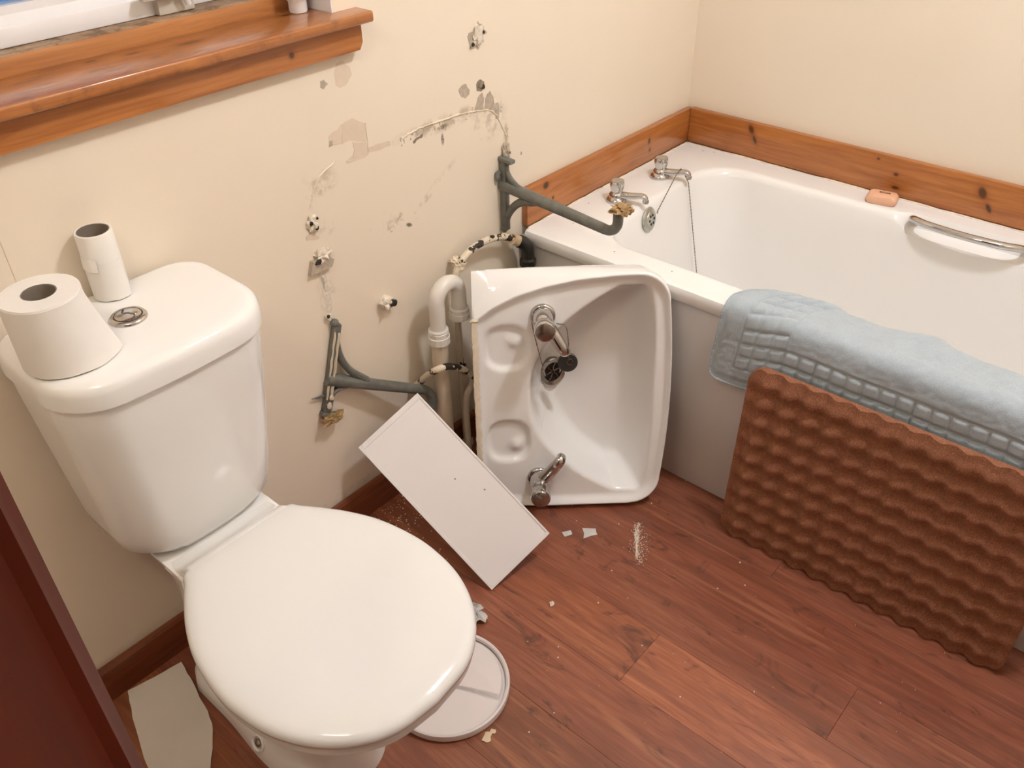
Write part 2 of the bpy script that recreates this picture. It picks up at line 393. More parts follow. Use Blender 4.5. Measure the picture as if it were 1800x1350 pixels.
def lump(c, r, seed=0, sub=2, rough=0.35, scale=(1, 1, 1), fr=2.0):
    bm = bmesh.new(); bmesh.ops.create_icosphere(bm, subdivisions=sub, radius=1)
    for v in bm.verts:
        k = 1+rough*noise.noise(v.co*fr+Vector((seed*3.1, seed*1.7, seed)))*1.6
        v.co = Vector((c[0]+v.co.x*k*r*scale[0], c[1]+v.co.y*k*r*scale[1], c[2]+v.co.z*k*r*scale[2]))
    bm.verts.index_update(); o = [v.co.copy() for v in bm.verts], [tuple(v.index for v in f.verts) for f in bm.faces]; bm.free(); return o
def sstep(a, b, x):
    t = max(0, min(1, (x-a)/(b-a))); return t*t*(3-2*t)

# ================================================================== STRUCTURE
XL, XR, YF, ZC = -1.80, 0.730, -1.740, 2.32      # room extents (wall A is y = 0)
# floor: dark underlay with separate laminate planks
fl = struct(mk('floor', *box(XL, XR, YF, 0.0, -0.03, -0.0085), 'skirt', smooth=False))
fl['label'] = 'reddish brown wood laminate floor of long narrow planks'
PW = 0.1415; x_edges = [-0.141-PW*k for k in range(-6, 12)]
rowends = {}
rng = random.Random(3)
seams = {0: [-0.82], 1: [-0.31, -1.61], 2: [-1.075], 3: [-0.722], 4: [-0.25, -1.5], 5: [-1.02], 6: [-0.66], 7: [-1.30], 8: [-0.45], 9: [-1.1], 10: [-0.8], 11: [-0.6], 12: [-1.2]}
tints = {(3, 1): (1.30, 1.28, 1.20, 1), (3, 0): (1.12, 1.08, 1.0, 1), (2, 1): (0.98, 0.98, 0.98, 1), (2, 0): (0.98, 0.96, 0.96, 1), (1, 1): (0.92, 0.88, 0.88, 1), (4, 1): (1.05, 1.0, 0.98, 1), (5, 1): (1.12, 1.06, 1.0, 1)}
for r in range(0, 13):
    x1 = 0.0-0.0-PW*r + (0.0005 if r else 0.0); x0 = x1-PW
    if r == 0: x0, x1 = -0.141, 0.02
    if x1 < XL: break
    x0 = max(x0, XL)
    ys = [0.0]+seams.get(r, [])+[YF]
    for k in range(len(ys)-1):
        ya, yb = ys[k], ys[k+1]; gap = 0.0003
        cx, cy = (x0+x1)/2, (ya+yb)/2
        b = box(x0+gap/2, x1-gap/2, yb+gap/2, ya-gap/2, -0.0085, 0.0, 0.0005, 1)
        V = [v-Vector((cx, cy, 0)) for v in b[0]]
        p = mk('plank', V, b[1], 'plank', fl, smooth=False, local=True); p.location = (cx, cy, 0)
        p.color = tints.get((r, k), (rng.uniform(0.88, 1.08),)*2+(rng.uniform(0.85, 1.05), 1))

# wall A (y = 0) with the window opening, wall B (x = XR), the two walls behind the camera, ceiling
WX0, WX1, WZ0, WZ1, WT = -1.42, -0.482, 1.074, 2.10, 0.22
g = G()
for b in [(XL, WX0, 0, WT, 0, ZC), (WX1, XR+0.1, 0, WT, 0, ZC), (WX0, WX1, 0, WT, 0, WZ0), (WX0, WX1, 0, WT, WZ1, ZC)]: g.add(*box(*b))
wall_a = struct(g.build('wall_left', 'wall', smooth=False), 'cream painted wall with chipped paint and plugged holes where the basin hung')
struct(mk('wall_right', *box(XR, XR+0.1, YF-0.1, 0, 0, ZC), 'wall_plain', smooth=False), 'cream painted wall along the bath')
struct(mk('wall_front', *box(XL-0.1, XR+0.1, YF-0.1, YF, 0, ZC), 'wall_plain', smooth=False))
struct(mk('wall_back', *box(XL-0.1, XL, YF, WT, 0, ZC), 'wall_plain', smooth=False))
struct(mk('ceiling', *box(XL-0.1, XR+0.1, YF-0.1, WT, ZC, ZC+0.05), 'ceiling', smooth=False))
# faint vertical joint in the wall paper near the toilet
mk('wall_joint', *tube([(-1.098, -0.0002, 0.80), (-1.0985, -0.0002, 0.95)], 0.0009, 6), 'caulk', wall_a)
# skirting
sk = [(0.0, 0.0), (0.0, 0.078), (-0.006, 0.083), (-0.013, 0.083), (-0.017, 0.076), (-0.017, 0.0)]
v = [(x, y, z) for x in (XL, -0.002) for y, z in sk]; n = len(sk)
struct(mk('baseboard_left', v, [tuple(range(n)), tuple(range(2*n-1, n-1, -1))]+[(i, (i+1) % n, n+(i+1) % n, n+i) for i in range(n)], 'skirt', smooth=False), 'dark reddish brown skirting board under the cream wall')
# pine upstands round the bath
def upstand(name, b, mat, label):
    return struct(mk(name, *box(*b, 0.0025, 2), mat, smooth=True, angle=30), label)
upstand('trim_1', (0.000, 0.727, -0.018, -0.0003, 0.522, 0.617), 'up_a', 'varnished pine upstand at the tap end of the bath')
upstand('trim_2', (0.7122, 0.7297, -1.735, -0.0185, 0.522, 0.619), 'up_b', 'long varnished pine upstand along the back of the bath')

# ------------------------------------------------------------------ window
win = struct(mk('window_1', *box(WX0, WX1, 0.145, 0.16, WZ0, WZ0+0.01), 'upvc', smooth=False), 'white plastic window with pine sill')
def part(name, vf, mat, par, **k): return mk(name, vf[0], vf[1], mat, par, **k)
part('window_sill', box(-1.47, -0.4275, -0.042, 0.0795, 1.074, 1.0925, 0.004, 3), 'sill', win)['label'] = 'varnished pine sill board'
# apron with a clipped lower corner
ap = [(-1.45, 1.0735), (-0.440, 1.0735), (-0.440, 1.040), (-0.4475, 1.028), (-1.45, 1.028)]
part('sill_apron', poly_prism(ap, 0.0195), 'apron', win, smooth=False)
part('frame_strip', box(WX0, -0.5055, 0.0795, 0.100, 1.074, 1.1175, 0.002), 'strip', win)
part('frame_ledge', box(WX0, -0.5055, 0.0815, 0.135, 1.076, 1.1195, 0.0015), 'ledge', win)
part('frame_post', box(-0.5055, WX1, 0.0795, 0.13, 1.074, WZ1, 0.002), 'strip', win)
part('reveal_panel', box(-0.4835, WX1+0.0003, -0.0002, 0.0795, 1.0925, WZ1), 'upvc', win, smooth=False)
# plastic outer frame and opening sash
part('frame_rail', box(WX0, -0.5055, 0.124, 0.170, 1.1193, 1.158, 0.004), 'upvc', win)
sash = part('sash_rail', box(WX0, -0.72, 0.1115, 0.160, 1.1197, 1.1475, 0.003), 'upvc', win)
sl = [(0.1125, 1.1465), (0.126, 1.1585), (0.126, 1.1700), (0.155, 1.1700), (0.155, 1.1465)]
part('sash_bevel', poly_prism(sl, 0.70, (1, 0, 0), WX0, lambda p: Vector((0, p[0], p[1]))), 'upvc', sash, smooth=False)
part('sash_stile', box(-0.775, -0.72, 0.116, 0.158, 1.147, 2.05, 0.004), 'upvc', win)
part('frame_mullion', box(-0.72, -0.5055, 0.135, 0.165, 1.155, 1.19, 0.003), 'upvc', win)
part('glass_pane', box(WX0, -0.775, 0.138, 0.144, 1.165, 2.05), 'glass', win, smooth=False)
part('glass_pane', box(-0.72, -0.5055, 0.145, 0.151, 1.18, 2.08), 'glass', win, smooth=False)
part('frame_head', box(WX0, -0.5055, 0.10, 0.165, 2.05, WZ1), 'upvc', win, smooth=False)
stay = part('window_stay', box(-0.735, -0.672, 0.100, 0.1235, 1.1200, 1.146, 0.003), 'stay', win); stay['label'] = 'off white casement stay'
part('stay_arm', box(-0.765, -0.705, 0.084, 0.100, 1.1465, 1.158, 0.003), 'stay', stay)
part('stay_pin', tube(smooth_path([(-0.697, 0.085, 1.170), (-0.694, 0.086, 1.150), (-0.690, 0.088, 1.132)]), lambda t: 0.008-0.003*t, 10), 'upvc', stay)
# white pot standing on the sill
pot = root('plastic_bottle', (-0.512, 0.052, 1.0925), 'small white plastic bottle at the right end of the window sill', 'bottle')
part('bottle_body', xf(lathe([(0.0145, 0), (0.0155, 0.003), (0.0155, 0.018), (0.0170, 0.020), (0.0172, 0.07), (0.011, 0.10), (0.011, 0.11)], 28), Matrix.Translation((-0.512, 0.052, 1.0928))), 'upvc', pot)
part('cap_grip', xf(lathe([(0.0165, 0.018), (0.019, 0.024), (0.0195, 0.060), (0.016, 0.070)], 12), Matrix.Translation((-0.512, 0.052, 1.0928))), 'lid_plastic', pot, angle=20)

# ------------------------------------------------------------------ wall damage (parts of wall A)
def chip(name, pts, mat, d=0.0008, amp=0.0012, seed=1, n=3):
    return part(name, poly_prism(jag(pts, amp, n, seed), d, base=-0.0002), mat, wall_a, smooth=False)
chip('plaster_patch', [(-0.1291, 1.0102), (-0.1134, 0.9992), (-0.1103, 0.9905), (-0.1026, 0.9841), (-0.1143, 0.9816), (-0.1124, 0.9682), (-0.125, 0.9676), (-0.1403, 0.9604), (-0.1525, 0.9637), (-0.1597, 0.9877), (-0.1554, 0.9939), (-0.1407, 0.9951)], 'plaster', seed=2)
chip('paint_chip', [(-0.4878, 1.0106), (-0.4798, 1.013), (-0.4735, 1.0125), (-0.4679, 1.0055), (-0.4594, 0.9983), (-0.4585, 0.9923), (-0.4564, 0.986), (-0.4627, 0.9787), (-0.4738, 0.9696), (-0.4875, 0.9685), (-0.4951, 0.9748), (-0.4953, 0.9952)], 'plaster_pink', 0.0004, 0.0006)
chip('paint_chip', [(-0.5267, 0.9898), (-0.5192, 0.9908), (-0.5115, 0.9818), (-0.522, 0.9751), (-0.528, 0.9786)], 'plaster', 0.0005, 0.0006)
chip('paint_chip', [(-0.4943, 0.9056), (-0.4821, 0.9084), (-0.4679, 0.9101), (-0.4535, 0.8998), (-0.4403, 0.893), (-0.441, 0.8748), (-0.442, 0.8574), (-0.463, 0.8652), (-0.482, 0.8724), (-0.4975, 0.8707)], 'plaster_pink', 0.0005, 0.0006)
chip('paint_chip', [(-0.5255, 0.893), (-0.5151, 0.8977), (-0.5032, 0.8989), (-0.4963, 0.9056), (-0.4982, 0.8709), (-0.5171, 0.875), (-0.529, 0.8738)], 'plaster_pink', 0.0007, 0.0006, 4)
chip('plaster_patch', [(-0.529, 0.8738), (-0.5255, 0.884), (-0.519, 0.884), (-0.519, 0.8745)], 'plaster', 0.0008, 0.0005, 5)
chip('plaster_patch', [(-0.4748, 0.8671), (-0.4413, 0.8562), (-0.4411, 0.8326), (-0.4599, 0.8325), (-0.4929, 0.8308), (-0.4951, 0.837), (-0.4791, 0.8411), (-0.4724, 0.852)], 'plaster_pink', 0.0008, 0.0008, 6)
chip('plaster_patch', [(-0.4378, 0.8464), (-0.4158, 0.8464), (-0.399, 0.8446), (-0.3862, 0.8432), (-0.3844, 0.8336), (-0.4091, 0.8334), (-0.426, 0.8346), (-0.4393, 0.836)], 'plaster_pink', 0.0006, 0.0008, 7)
chip('plug_hole', [(-0.1919, 0.89), (-0.1814, 0.8993), (-0.1691, 0.8979), (-0.16, 0.8838), (-0.1606, 0.8753), (-0.1735, 0.869), (-0.1878, 0.8788)], 'plaster', 0.0007, 0.001, 8)
chip('plug_hole', [(-0.1394, 0.8907), (-0.1288, 0.8983), (-0.1164, 0.8902), (-0.116, 0.878), (-0.1251, 0.8716), (-0.1387, 0.8767)], 'plaster_dark', 0.0007, 0.001, 9)
chip('plaster_patch', [(-0.1505, 0.8325), (-0.1417, 0.8514), (-0.1342, 0.8652), (-0.1226, 0.8692), (-0.1181, 0.8558), (-0.1219, 0.8337)], 'plaster', 0.0006, 0.0008, 10)
chip('plaster_patch', [(-0.1161, 0.834), (-0.1141, 0.853), (-0.1074, 0.8619), (-0.0982, 0.8659), (-0.0878, 0.8498), (-0.0848, 0.8311), (-0.0858, 0.8205), (-0.1036, 0.8289)], 'plaster', 0.0006, 0.0008, 11)
chip('plaster_patch', [(-0.083, 0.836), (-0.0738, 0.8361), (-0.0706, 0.8201), (-0.0725, 0.7967), (-0.0821, 0.803), (-0.0858, 0.8187)], 'plaster', 0.0006, 0.0008, 12)
chip('scuff_chip', [(-0.3252, 0.8228), (-0.3161, 0.8303), (-0.2996, 0.8334), (-0.2974, 0.8232), (-0.31, 0.8234), (-0.3219, 0.8194)], 'plaster_dark', 0.0006, 0.003, 13)
chip('paint_strip', [(-0.5955, 0.6493), (-0.5803, 0.6468), (-0.5758, 0.6083), (-0.5749, 0.5744), (-0.5774, 0.5414), (-0.5891, 0.547), (-0.5904, 0.5732), (-0.5927, 0.6034)], 'plaster_white', 0.0006, 0.0012, 14)
chip('paint_strip', [(-0.592, 0.64), (-0.586, 0.63), (-0.585, 0.60), (-0.590, 0.61)], 'plaster', 0.0009, 0.0012, 15)
chip('plaster_patch', [(-0.6076, 0.7279), (-0.5938, 0.7282), (-0.5803, 0.7192), (-0.5804, 0.7116), (-0.6081, 0.7206)], 'plaster_pink', 0.0007, 0.0015, 16)
# ragged plaster plugs standing out of the wall
def plug(seed, c, r, sc, hole, mat='plaster_white'):
    p = part('plaster_plug', lump(c, r, seed, 3, 0.42, sc, 2.2), mat, wall_a, angle=25)
    for i, (hx, hz, hr) in enumerate(hole):
        part('hole', lump((c[0]+hx, c[1]-r*sc[1]*0.80, c[2]+hz), hr*0.8, seed+i+5, 2, 0.5, (1, 0.5, 1)), 'dark_hole', p)
plug(1, (-0.131, -0.002, 0.984), 0.014, (0.9, 0.45, 1.5), [(-0.020, -0.012, 0.005), (0.012, 0.005, 0.004)])
plug(2, (-0.592, -0.003, 0.748), 0.013, (0.9, 0.6, 1.3), [(-0.006, 0.004, 0.005), (0.004, -0.008, 0.005), (0.008, 0.010, 0.003)])
plug(3, (-0.058, -0.004, 0.726), 0.013, (0.8, 0.7, 1.3), [(0.005, -0.006, 0.004)], 'plaster')
plug(4, (-0.125, -0.001, 0.885), 0.007, (1, 0.3, 1.0), [(0.004, -0.004, 0.005)], 'plaster_dark')
plug(5, (-0.591, -0.004, 0.548), 0.008, (0.8, 0.8, 0.9), [(-0.003, 0.004, 0.005)])
# broken filler ledge above the left bracket: a grey wedge with a lump of filler on top
g = G(); tri = [(-0.6178, 0.6529), (-0.6097, 0.679), (-0.5866, 0.6733), (-0.5612, 0.6648), (-0.5681, 0.6517), (-0.5929, 0.6514)]
g.add(*poly_prism(jag(tri, 0.0008, 2, 3), 0.010)); part('filler_wedge', (g.v, g.f), 'plaster', wall_a, smooth=False)
part('filler_lump', lump((-0.583, -0.006, 0.681), 0.013, 8, 3, 0.6, (1.3, 0.8, 1.0), 2.5), 'plaster_white', wall_a, angle=25)
part('hole', lump((-0.597, -0.011, 0.674), 0.006, 9, 2, 0.6, (1.2, 0.7, 0.7)), 'dark_hole', wall_a)
# pipe stub with broken paint
st = part('pipe_stub', xf(lathe([(0.013, -0.002), (0.012, 0.018), (0.009, 0.020), (0.006, 0.017)], 18), place((-0.4425, 0, 0.516), (0.1, -1, 0))), 'plaster_white', wall_a)
part('hole', lump((-0.4345, -0.020, 0.513), 0.0072, 4, 2, 0.6, (1.2, 0.5, 1)), 'dark_hole', st)
part('paint_collar', lump((-0.451, -0.012, 0.516), 0.011, 12, 3, 0.6, (0.9, 1.0, 1.0)), 'plaster_white', wall_a, angle=25)
# ridge of old sealant that outlined the basin
def ridge(pts, r, seed, name='sealant_ridge'):
    P = smooth_path([(x, -0.0004, z) for x, z in pts], 5); R = random.Random(seed)
    P = [p+Vector((R.uniform(-.0012, .0012), 0, R.uniform(-.0012, .0012))) for p in P]
    part(name, tube(P, [r*R.uniform(0.35, 1.2) for _ in P], 6), 'caulk', wall_a)
ridge([(-0.3558, 0.8396), (-0.3238, 0.8438), (-0.2914, 0.8454), (-0.2442, 0.8442), (-0.1954, 0.8422), (-0.1503, 0.836), (-0.1142, 0.8299), (-0.088, 0.8174), (-0.0726, 0.7949), (-0.0569, 0.768), (-0.0491, 0.7467)], 0.0022, 1)
ridge([(-0.5229, 0.8419), (-0.552, 0.832), (-0.5681, 0.818), (-0.5788, 0.8022), (-0.5869, 0.7854), (-0.5929, 0.7743)], 0.0018, 2)
ridge([(-0.4921, 0.8354), (-0.46, 0.832), (-0.4424, 0.8355), (-0.44, 0.87), (-0.4403, 0.893)], 0.0007, 3)
# drips and dark flecks left along that line
R = random.Random(5)
g = G()
for k in range(26):
    t = R.random(); x = -0.36+0.30*t; z = 0.842-0.02*max(0, (t-0.75))/0.25+R.uniform(-0.016, 0.004)
    g.add(*poly_prism(jag([(x, z), (x+R.uniform(.001, .003), z), (x+R.uniform(.001, .004), z-R.uniform(.002, .009)), (x-0.0005, z-R.uniform(.001, .004))], 0.0006, 2, k), 0.0005))
o = part('paint_flecks', (g.v, g.f), 'plaster', wall_a, smooth=False); o['kind'] = 'stuff'

# ------------------------------------------------------------------ ceiling lamp (above the frame)
lamp = root('ceiling_lamp', (LAMP_POS[0], LAMP_POS[1], ZC), 'round white ceiling lamp above the middle of the bathroom', 'lamp')
part('lamp_base', xf(lathe([(0.105, 0), (0.11, -0.03), (0.095, -0.035)], 40), Matrix.Translation((LAMP_POS[0], LAMP_POS[1], ZC-0.0005))), 'lamp_base', lamp)
part('lamp_shade', xf(lathe([(0.0935, -0.0355), (0.09, -0.06), (0.07, -0.085), (0.035, -0.098), (0.001, -0.10)], 40), Matrix.Translation((LAMP_POS[0], LAMP_POS[1], ZC))), 'emit', lamp)

wl = root('fill_lamp', (XL, -0.90, 2.10), 'added white fill light out of view high on the wall beside the door', 'lamp')  # fill light added out of view to brighten the bath panel and dark wall
part('lamp_base', box(XL+0.0005, XL+0.03, -1.20, -0.60, 2.09, 2.17, 0.004), 'lamp_base', wl)
part('fill_tube', box(XL+0.0305, XL+0.065, -1.185, -0.615, 2.10, 2.16, 0.012), 'emit_fill', wl)

# ------------------------------------------------------------------ open door leaf at the left
dr = struct(mk('door_1', *box(-0.022, 0.022, -0.74, 0.0, 0.006, 2.03, 0.003, 2), 'door', smooth=True, angle=30), 'reddish brown mahogany door leaf standing open at the left')
D0 = Vector((-1.379, -0.885, 0.0)); dang = math.radians(30)
DM = Matrix.Translation(D0) @ Matrix.Rotation(-dang, 4, 'Z') @ Matrix.Translation((-0.022, -0.0, 0))
dr.matrix_world = DM; MW[dr.name] = DM
for (y0, y1, z0, z1) in [(-0.66, -0.030, 0.14, 1.92)]:
    fr = rrect(y0, y1, z0, z1, (0.004,)*4, 2, 2)
    for s in (-1, 1):
        L = []
        for (ins, h) in ((0, 0.0), (0.004, 0.007), (0.014, 0.009), (0.020, 0.004), (0.030, 0.002)):
            q = rrect(y0+ins, y1-ins, z0+ins, z1-ins, (0.003,)*4, 2, 2)
            L.append([Vector((s*(0.022+h), a, b)) for a, b in q])
        mk('door_moulding', *loft(L), 'door', dr, local=True, angle=20)

# ================================================================== BATH
RZ = 0.520
bath = root('bathtub', (0.35, -0.86, 0.0), 'white acrylic bath with a flat grey white side panel along the wall', 'bathtub')
def bath_loops():
    L = []
    NC, NS = 10, 60
    def lp(x0, x1, y0, y1, r, z, notch=0.0, dip=0.0):
        q = rrect(x0, x1, y0, y1, (r,)*4, NC, NS); out = []
        for x, y in q:
            w_ = sstep(-0.665, -0.700, y)*sstep(-0.995, -0.958, y) if x > 0.5 else 0.0
            out.append(Vector((x+notch*w_, y, z-dip*w_)))
        return out
    X0, X1, Y0, Y1 = -0.015, 0.7115, -1.735, -0.0185
    L.append(lp(X0+0.004, X1, Y0, Y1, 0.004, RZ-0.034))
    L.append(lp(X0, X1, Y0, Y1, 0.005, RZ-0.030))
    L.append(lp(X0, X1, Y0, Y1, 0.006, RZ-0.009))
    L.append(lp(X0+0.003, X1, Y0, Y1, 0.008, RZ-0.002))
    L.append(lp(X0+0.010, X1-0.001, Y0, Y1-0.001, 0.010, RZ))
    L.append(lp(X0+0.014, X1-0.003, Y0+0.003, Y1-0.003, 0.012, RZ))
    ix0, ix1, iy0, iy1 = 0.070, 0.625, -1.60, -0.160
    L.append(lp(ix0-0.016, ix1+0.016, iy0-0.016, iy1+0.018, 0.118, RZ, 0.022, 0.000))
    L.append(lp(ix0-0.010, ix1+0.010, iy0-0.01, iy1+0.012, 0.115, RZ, 0.022, 0.000))
    L.append(lp(ix0-0.003, ix1+0.003, iy0-0.003, iy1+0.004, 0.110, RZ-0.0015, 0.020, 0.030))
    L.append(lp(ix0+0.003, ix1-0.004, iy0+0.003, iy1-0.003, 0.106, RZ-0.007, -0.006, 0.032))
    L.append(lp(ix0+0.007, ix1-0.009, iy0+0.01, iy1-0.008, 0.104, RZ-0.018, -0.004, 0.030))
    for k in range(1, 9):
        t = k/8; z = RZ-0.018-0.30*t
        L.append(lp(ix0+0.007+0.035*t, ix1-0.009-0.035*t, iy0+0.01+0.10*t, iy1-0.008-0.055*t, 0.104+0.02*t, z, -0.004*(1-t)**4, 0.030*(1-t)**3))
    b = (ix0+0.042, ix1-0.044, iy0+0.11, iy1-0.063, 0.124)
    for k in range(1, 6):
        a = k/5*PI/2; s = 0.075
        L.append(lp(b[0]+s*(1-math.cos(a)), b[1]-s*(1-math.cos(a)), b[2]+s*(1-math.cos(a)), b[3]-s*(1-math.cos(a)), max(0.05, b[4]-s*(1-math.cos(a))), RZ-0.318-0.06*math.sin(a)))
    return L
part('tub', loft(bath_loops(), cap0=False), 'bath_white', bath, angle=50)
pn = part('side_panel', box(0.000, 0.006, -1.735, -0.0185, 0.0005, RZ-0.020, 0.0015), 'panel_grey', bath); pn['label'] = 'flat grey white plastic panel'
# sealant bead along the upstands
for nm, A, B in (('sealant_bead', (0.0, -0.0205, RZ+0.001), (0.705, -0.0205, RZ+0.001)), ('sealant_bead', (0.709, -0.02, RZ+0.001), (0.709, -1.73, RZ+0.001))):
    A, B = Vector(A), Vector(B); R = random.Random(4); K = 60
    part(nm, tube([A.lerp(B, i/K) for i in range(K+1)], [0.0022*R.uniform(0.5, 1.5) for _ in range(K+1)], 6), 'crumb', bath)
# overflow on the tap end
def tub_end_y(z): return -0.160-0.008-0.055*((RZ-0.018-z)/0.30)
oy = tub_end_y(0.478)
ofm = place((0.290, oy+0.001, 0.480), (0.10, -1, 0.17))
ov = part('overflow_rose', xf(lathe([(0.031, 0), (0.032, 0.003), (0.029, 0.006), (0.022, 0.007), (0.0215, 0.009), (0.0195, 0.0105), (0.001, 0.011)], 36), ofm), 'chrome_limed', bath)
for k in range(6):
    a = k/6*2*PI
    part('overflow_slot', xf(lathe([(0.0034, 0.008), (0.0034, 0.0115)], 10), ofm @ Matrix.Translation((0.0115*math.cos(a), 0.0115*math.sin(a), 0)) @ Matrix.Diagonal((1, 1, 1, 1))), 'dark_hole', ov)
# bath taps: flange, body, faceted head, spout
def bath_tap(loc, ang, label, lift):
    m = Matrix.Translation(Vector(loc)) @ Matrix.Rotation(ang, 4, 'Z')
    g = G(); g.add(*xf(lathe([(0.0250, 0), (0.0262, 0.0025), (0.0255, 0.006), (0.0215, 0.0105), (0.0195, 0.0125)], 40), m))
    g.add(*xf(lathe([(0.0195, 0.012), (0.0190, 0.0185), (0.0160, 0.0220), (0.0145, 0.0240)], 36), m))
    t = part('bath_tap', (g.v, g.f), 'chrome', bath); t['label'] = label
    n = 6; pr = [(0.0135, 0.0235), (0.0150, 0.0255), (0.0172, 0.0310), (0.0190, 0.0390), (0.0192, 0.0460), (0.0182, 0.0510), (0.0172, 0.0528), (0.0160, 0.0532)]
    vv, ff = lathe(pr, 48)
    V = []
    for p in vv:
        a = math.atan2(p[1], p[0]); q = ((a*n/(2*PI)) % 1)-0.5
        k = 1.0 if p[2] > 0.0515 or p[2] < 0.025 else max(math.cos(PI/n)/math.cos(q*2*PI/n), 0.0)*1.045
        V.append((p[0]*min(1, k), p[1]*min(1, k), p[2]))
    h = part('tap_head', xf((V, ff), m), 'chrome', t, angle=30)
    part('head_disc', xf(lathe([(0.0145, 0.0530), (0.0145, 0.0538), (0.001, 0.0540)], 32), m), 'chrome', t)
    # spout: tapering flattened bar that drops at its tip
    sp = smooth_path([(0.008, 0, 0.0165), (0.028, 0, 0.0185), (0.050, 0, 0.0225), (0.066, 0, 0.0260), (0.075, 0, 0.0255), (0.0795, 0, 0.0205), (0.0800, 0, 0.0150)], 5)
    part('spout', xf(tube(sp, lambda u: 0.0122-0.0040*min(1, u*1.2), 16, sy=0.72, up=Vector((0, 1, 0))), m), 'chrome', t)
    part('nozzle', xf(lathe([(0.0072, 0.0), (0.0078, 0.002), (0.0078, 0.007)], 20), m @ Matrix.Translation((0.0800, 0, 0.0105))), 'dull_chrome', t)
    return t
ta = math.radians(-81)
bath_tap((0.258, -0.093, RZ+0.0005), ta, 'chrome bath tap nearer the room, beside the grey bracket hook', 0)
bath_tap((0.452, -0.096, RZ+0.0005), ta, 'chrome bath tap in the far corner with the chain hung on its spout', 0)
# plug chain: overflow -> over the far spout -> hanging into the tub
ch = root('plug_chain', (0.30, oy-0.012, 0.47), 'thin metal bath plug chain looped over the far bath tap', 'chain')
kn = [Vector(q) for q in ((0.3105, oy-0.0115, 0.499), (0.447, -0.1500, RZ+0.026), (0.4595, -0.1510, RZ+0.0345), (0.4715, -0.1520, RZ+0.026), (0.4720, -0.1725, RZ-0.004), (0.4720, -0.2440, RZ-0.320))]
path = []
for A_, B_ in zip(kn[:-1], kn[1:]):
    K = max(2, int((B_-A_).length/0.0045)); path += [A_.lerp(B_, i/K) for i in range(K)]
path.append(kn[-1])
R = random.Random(9)
part('chain_links', tube(path, [0.0010 if i % 2 else 0.0017 for i in range(len(path))], 6), 'dull_chrome', ch)
part('chain_eye', xf(lathe([(0.003, -0.001), (0.0036, 0), (0.003, 0.001)], 10), place((0.3105, oy-0.0115, 0.495), (0, -1, 0.2))), 'chrome', ch)
# chrome grab handle in its recess
hp = smooth_path([(0.646, -0.702, RZ-0.014), (0.628, -0.702, RZ-0.004), (0.606, -0.712, RZ+0.006), (0.588, -0.742, RZ+0.010), (0.581, -0.785, RZ+0.011), (0.579, -0.830, RZ+0.011), (0.581, -0.875, RZ+0.011), (0.588, -0.918, RZ+0.010), (0.606, -0.947, RZ+0.006), (0.628, -0.957, RZ-0.004), (0.646, -0.957, RZ-0.014)], 8)
part('grab_handle', tube(hp, 0.0088, 16, sy=1.3), 'chrome', bath)['label'] = 'curved chrome grab handle on the far rim'
# bar of soap
sp = root('soap_bar', (0.664, -0.610, RZ), 'pale orange bar of soap with a dark label on the far bath rim', 'soap')
sm = Matrix.Translation((0.664, -0.608, RZ+0.0006)) @ Matrix.Rotation(math.radians(-80), 4, 'Z')
L = []
for z, s in ((0, 0.88), (0.004, 0.97), (0.011, 1.0), (0.018, 0.96), (0.0225, 0.86), (0.0235, 0.75)):
    L.append([Vector((x*s, y*s, z)) for x, y in rrect(-0.037, 0.037, -0.022, 0.022, (0.012,)*4, 6, 4)])
part('soap_body', xf(loft(L), sm), 'soap', sp)
part('soap_label', xf(box(-0.010, 0.016, 0.000, 0.009, 0.0230, 0.0239), sm), 'soap_label', sp, smooth=False)
part('label_stripe', xf(box(-0.007, 0.013, 0.0035, 0.0055, 0.0237, 0.0241), sm), 'soap', sp, smooth=False)

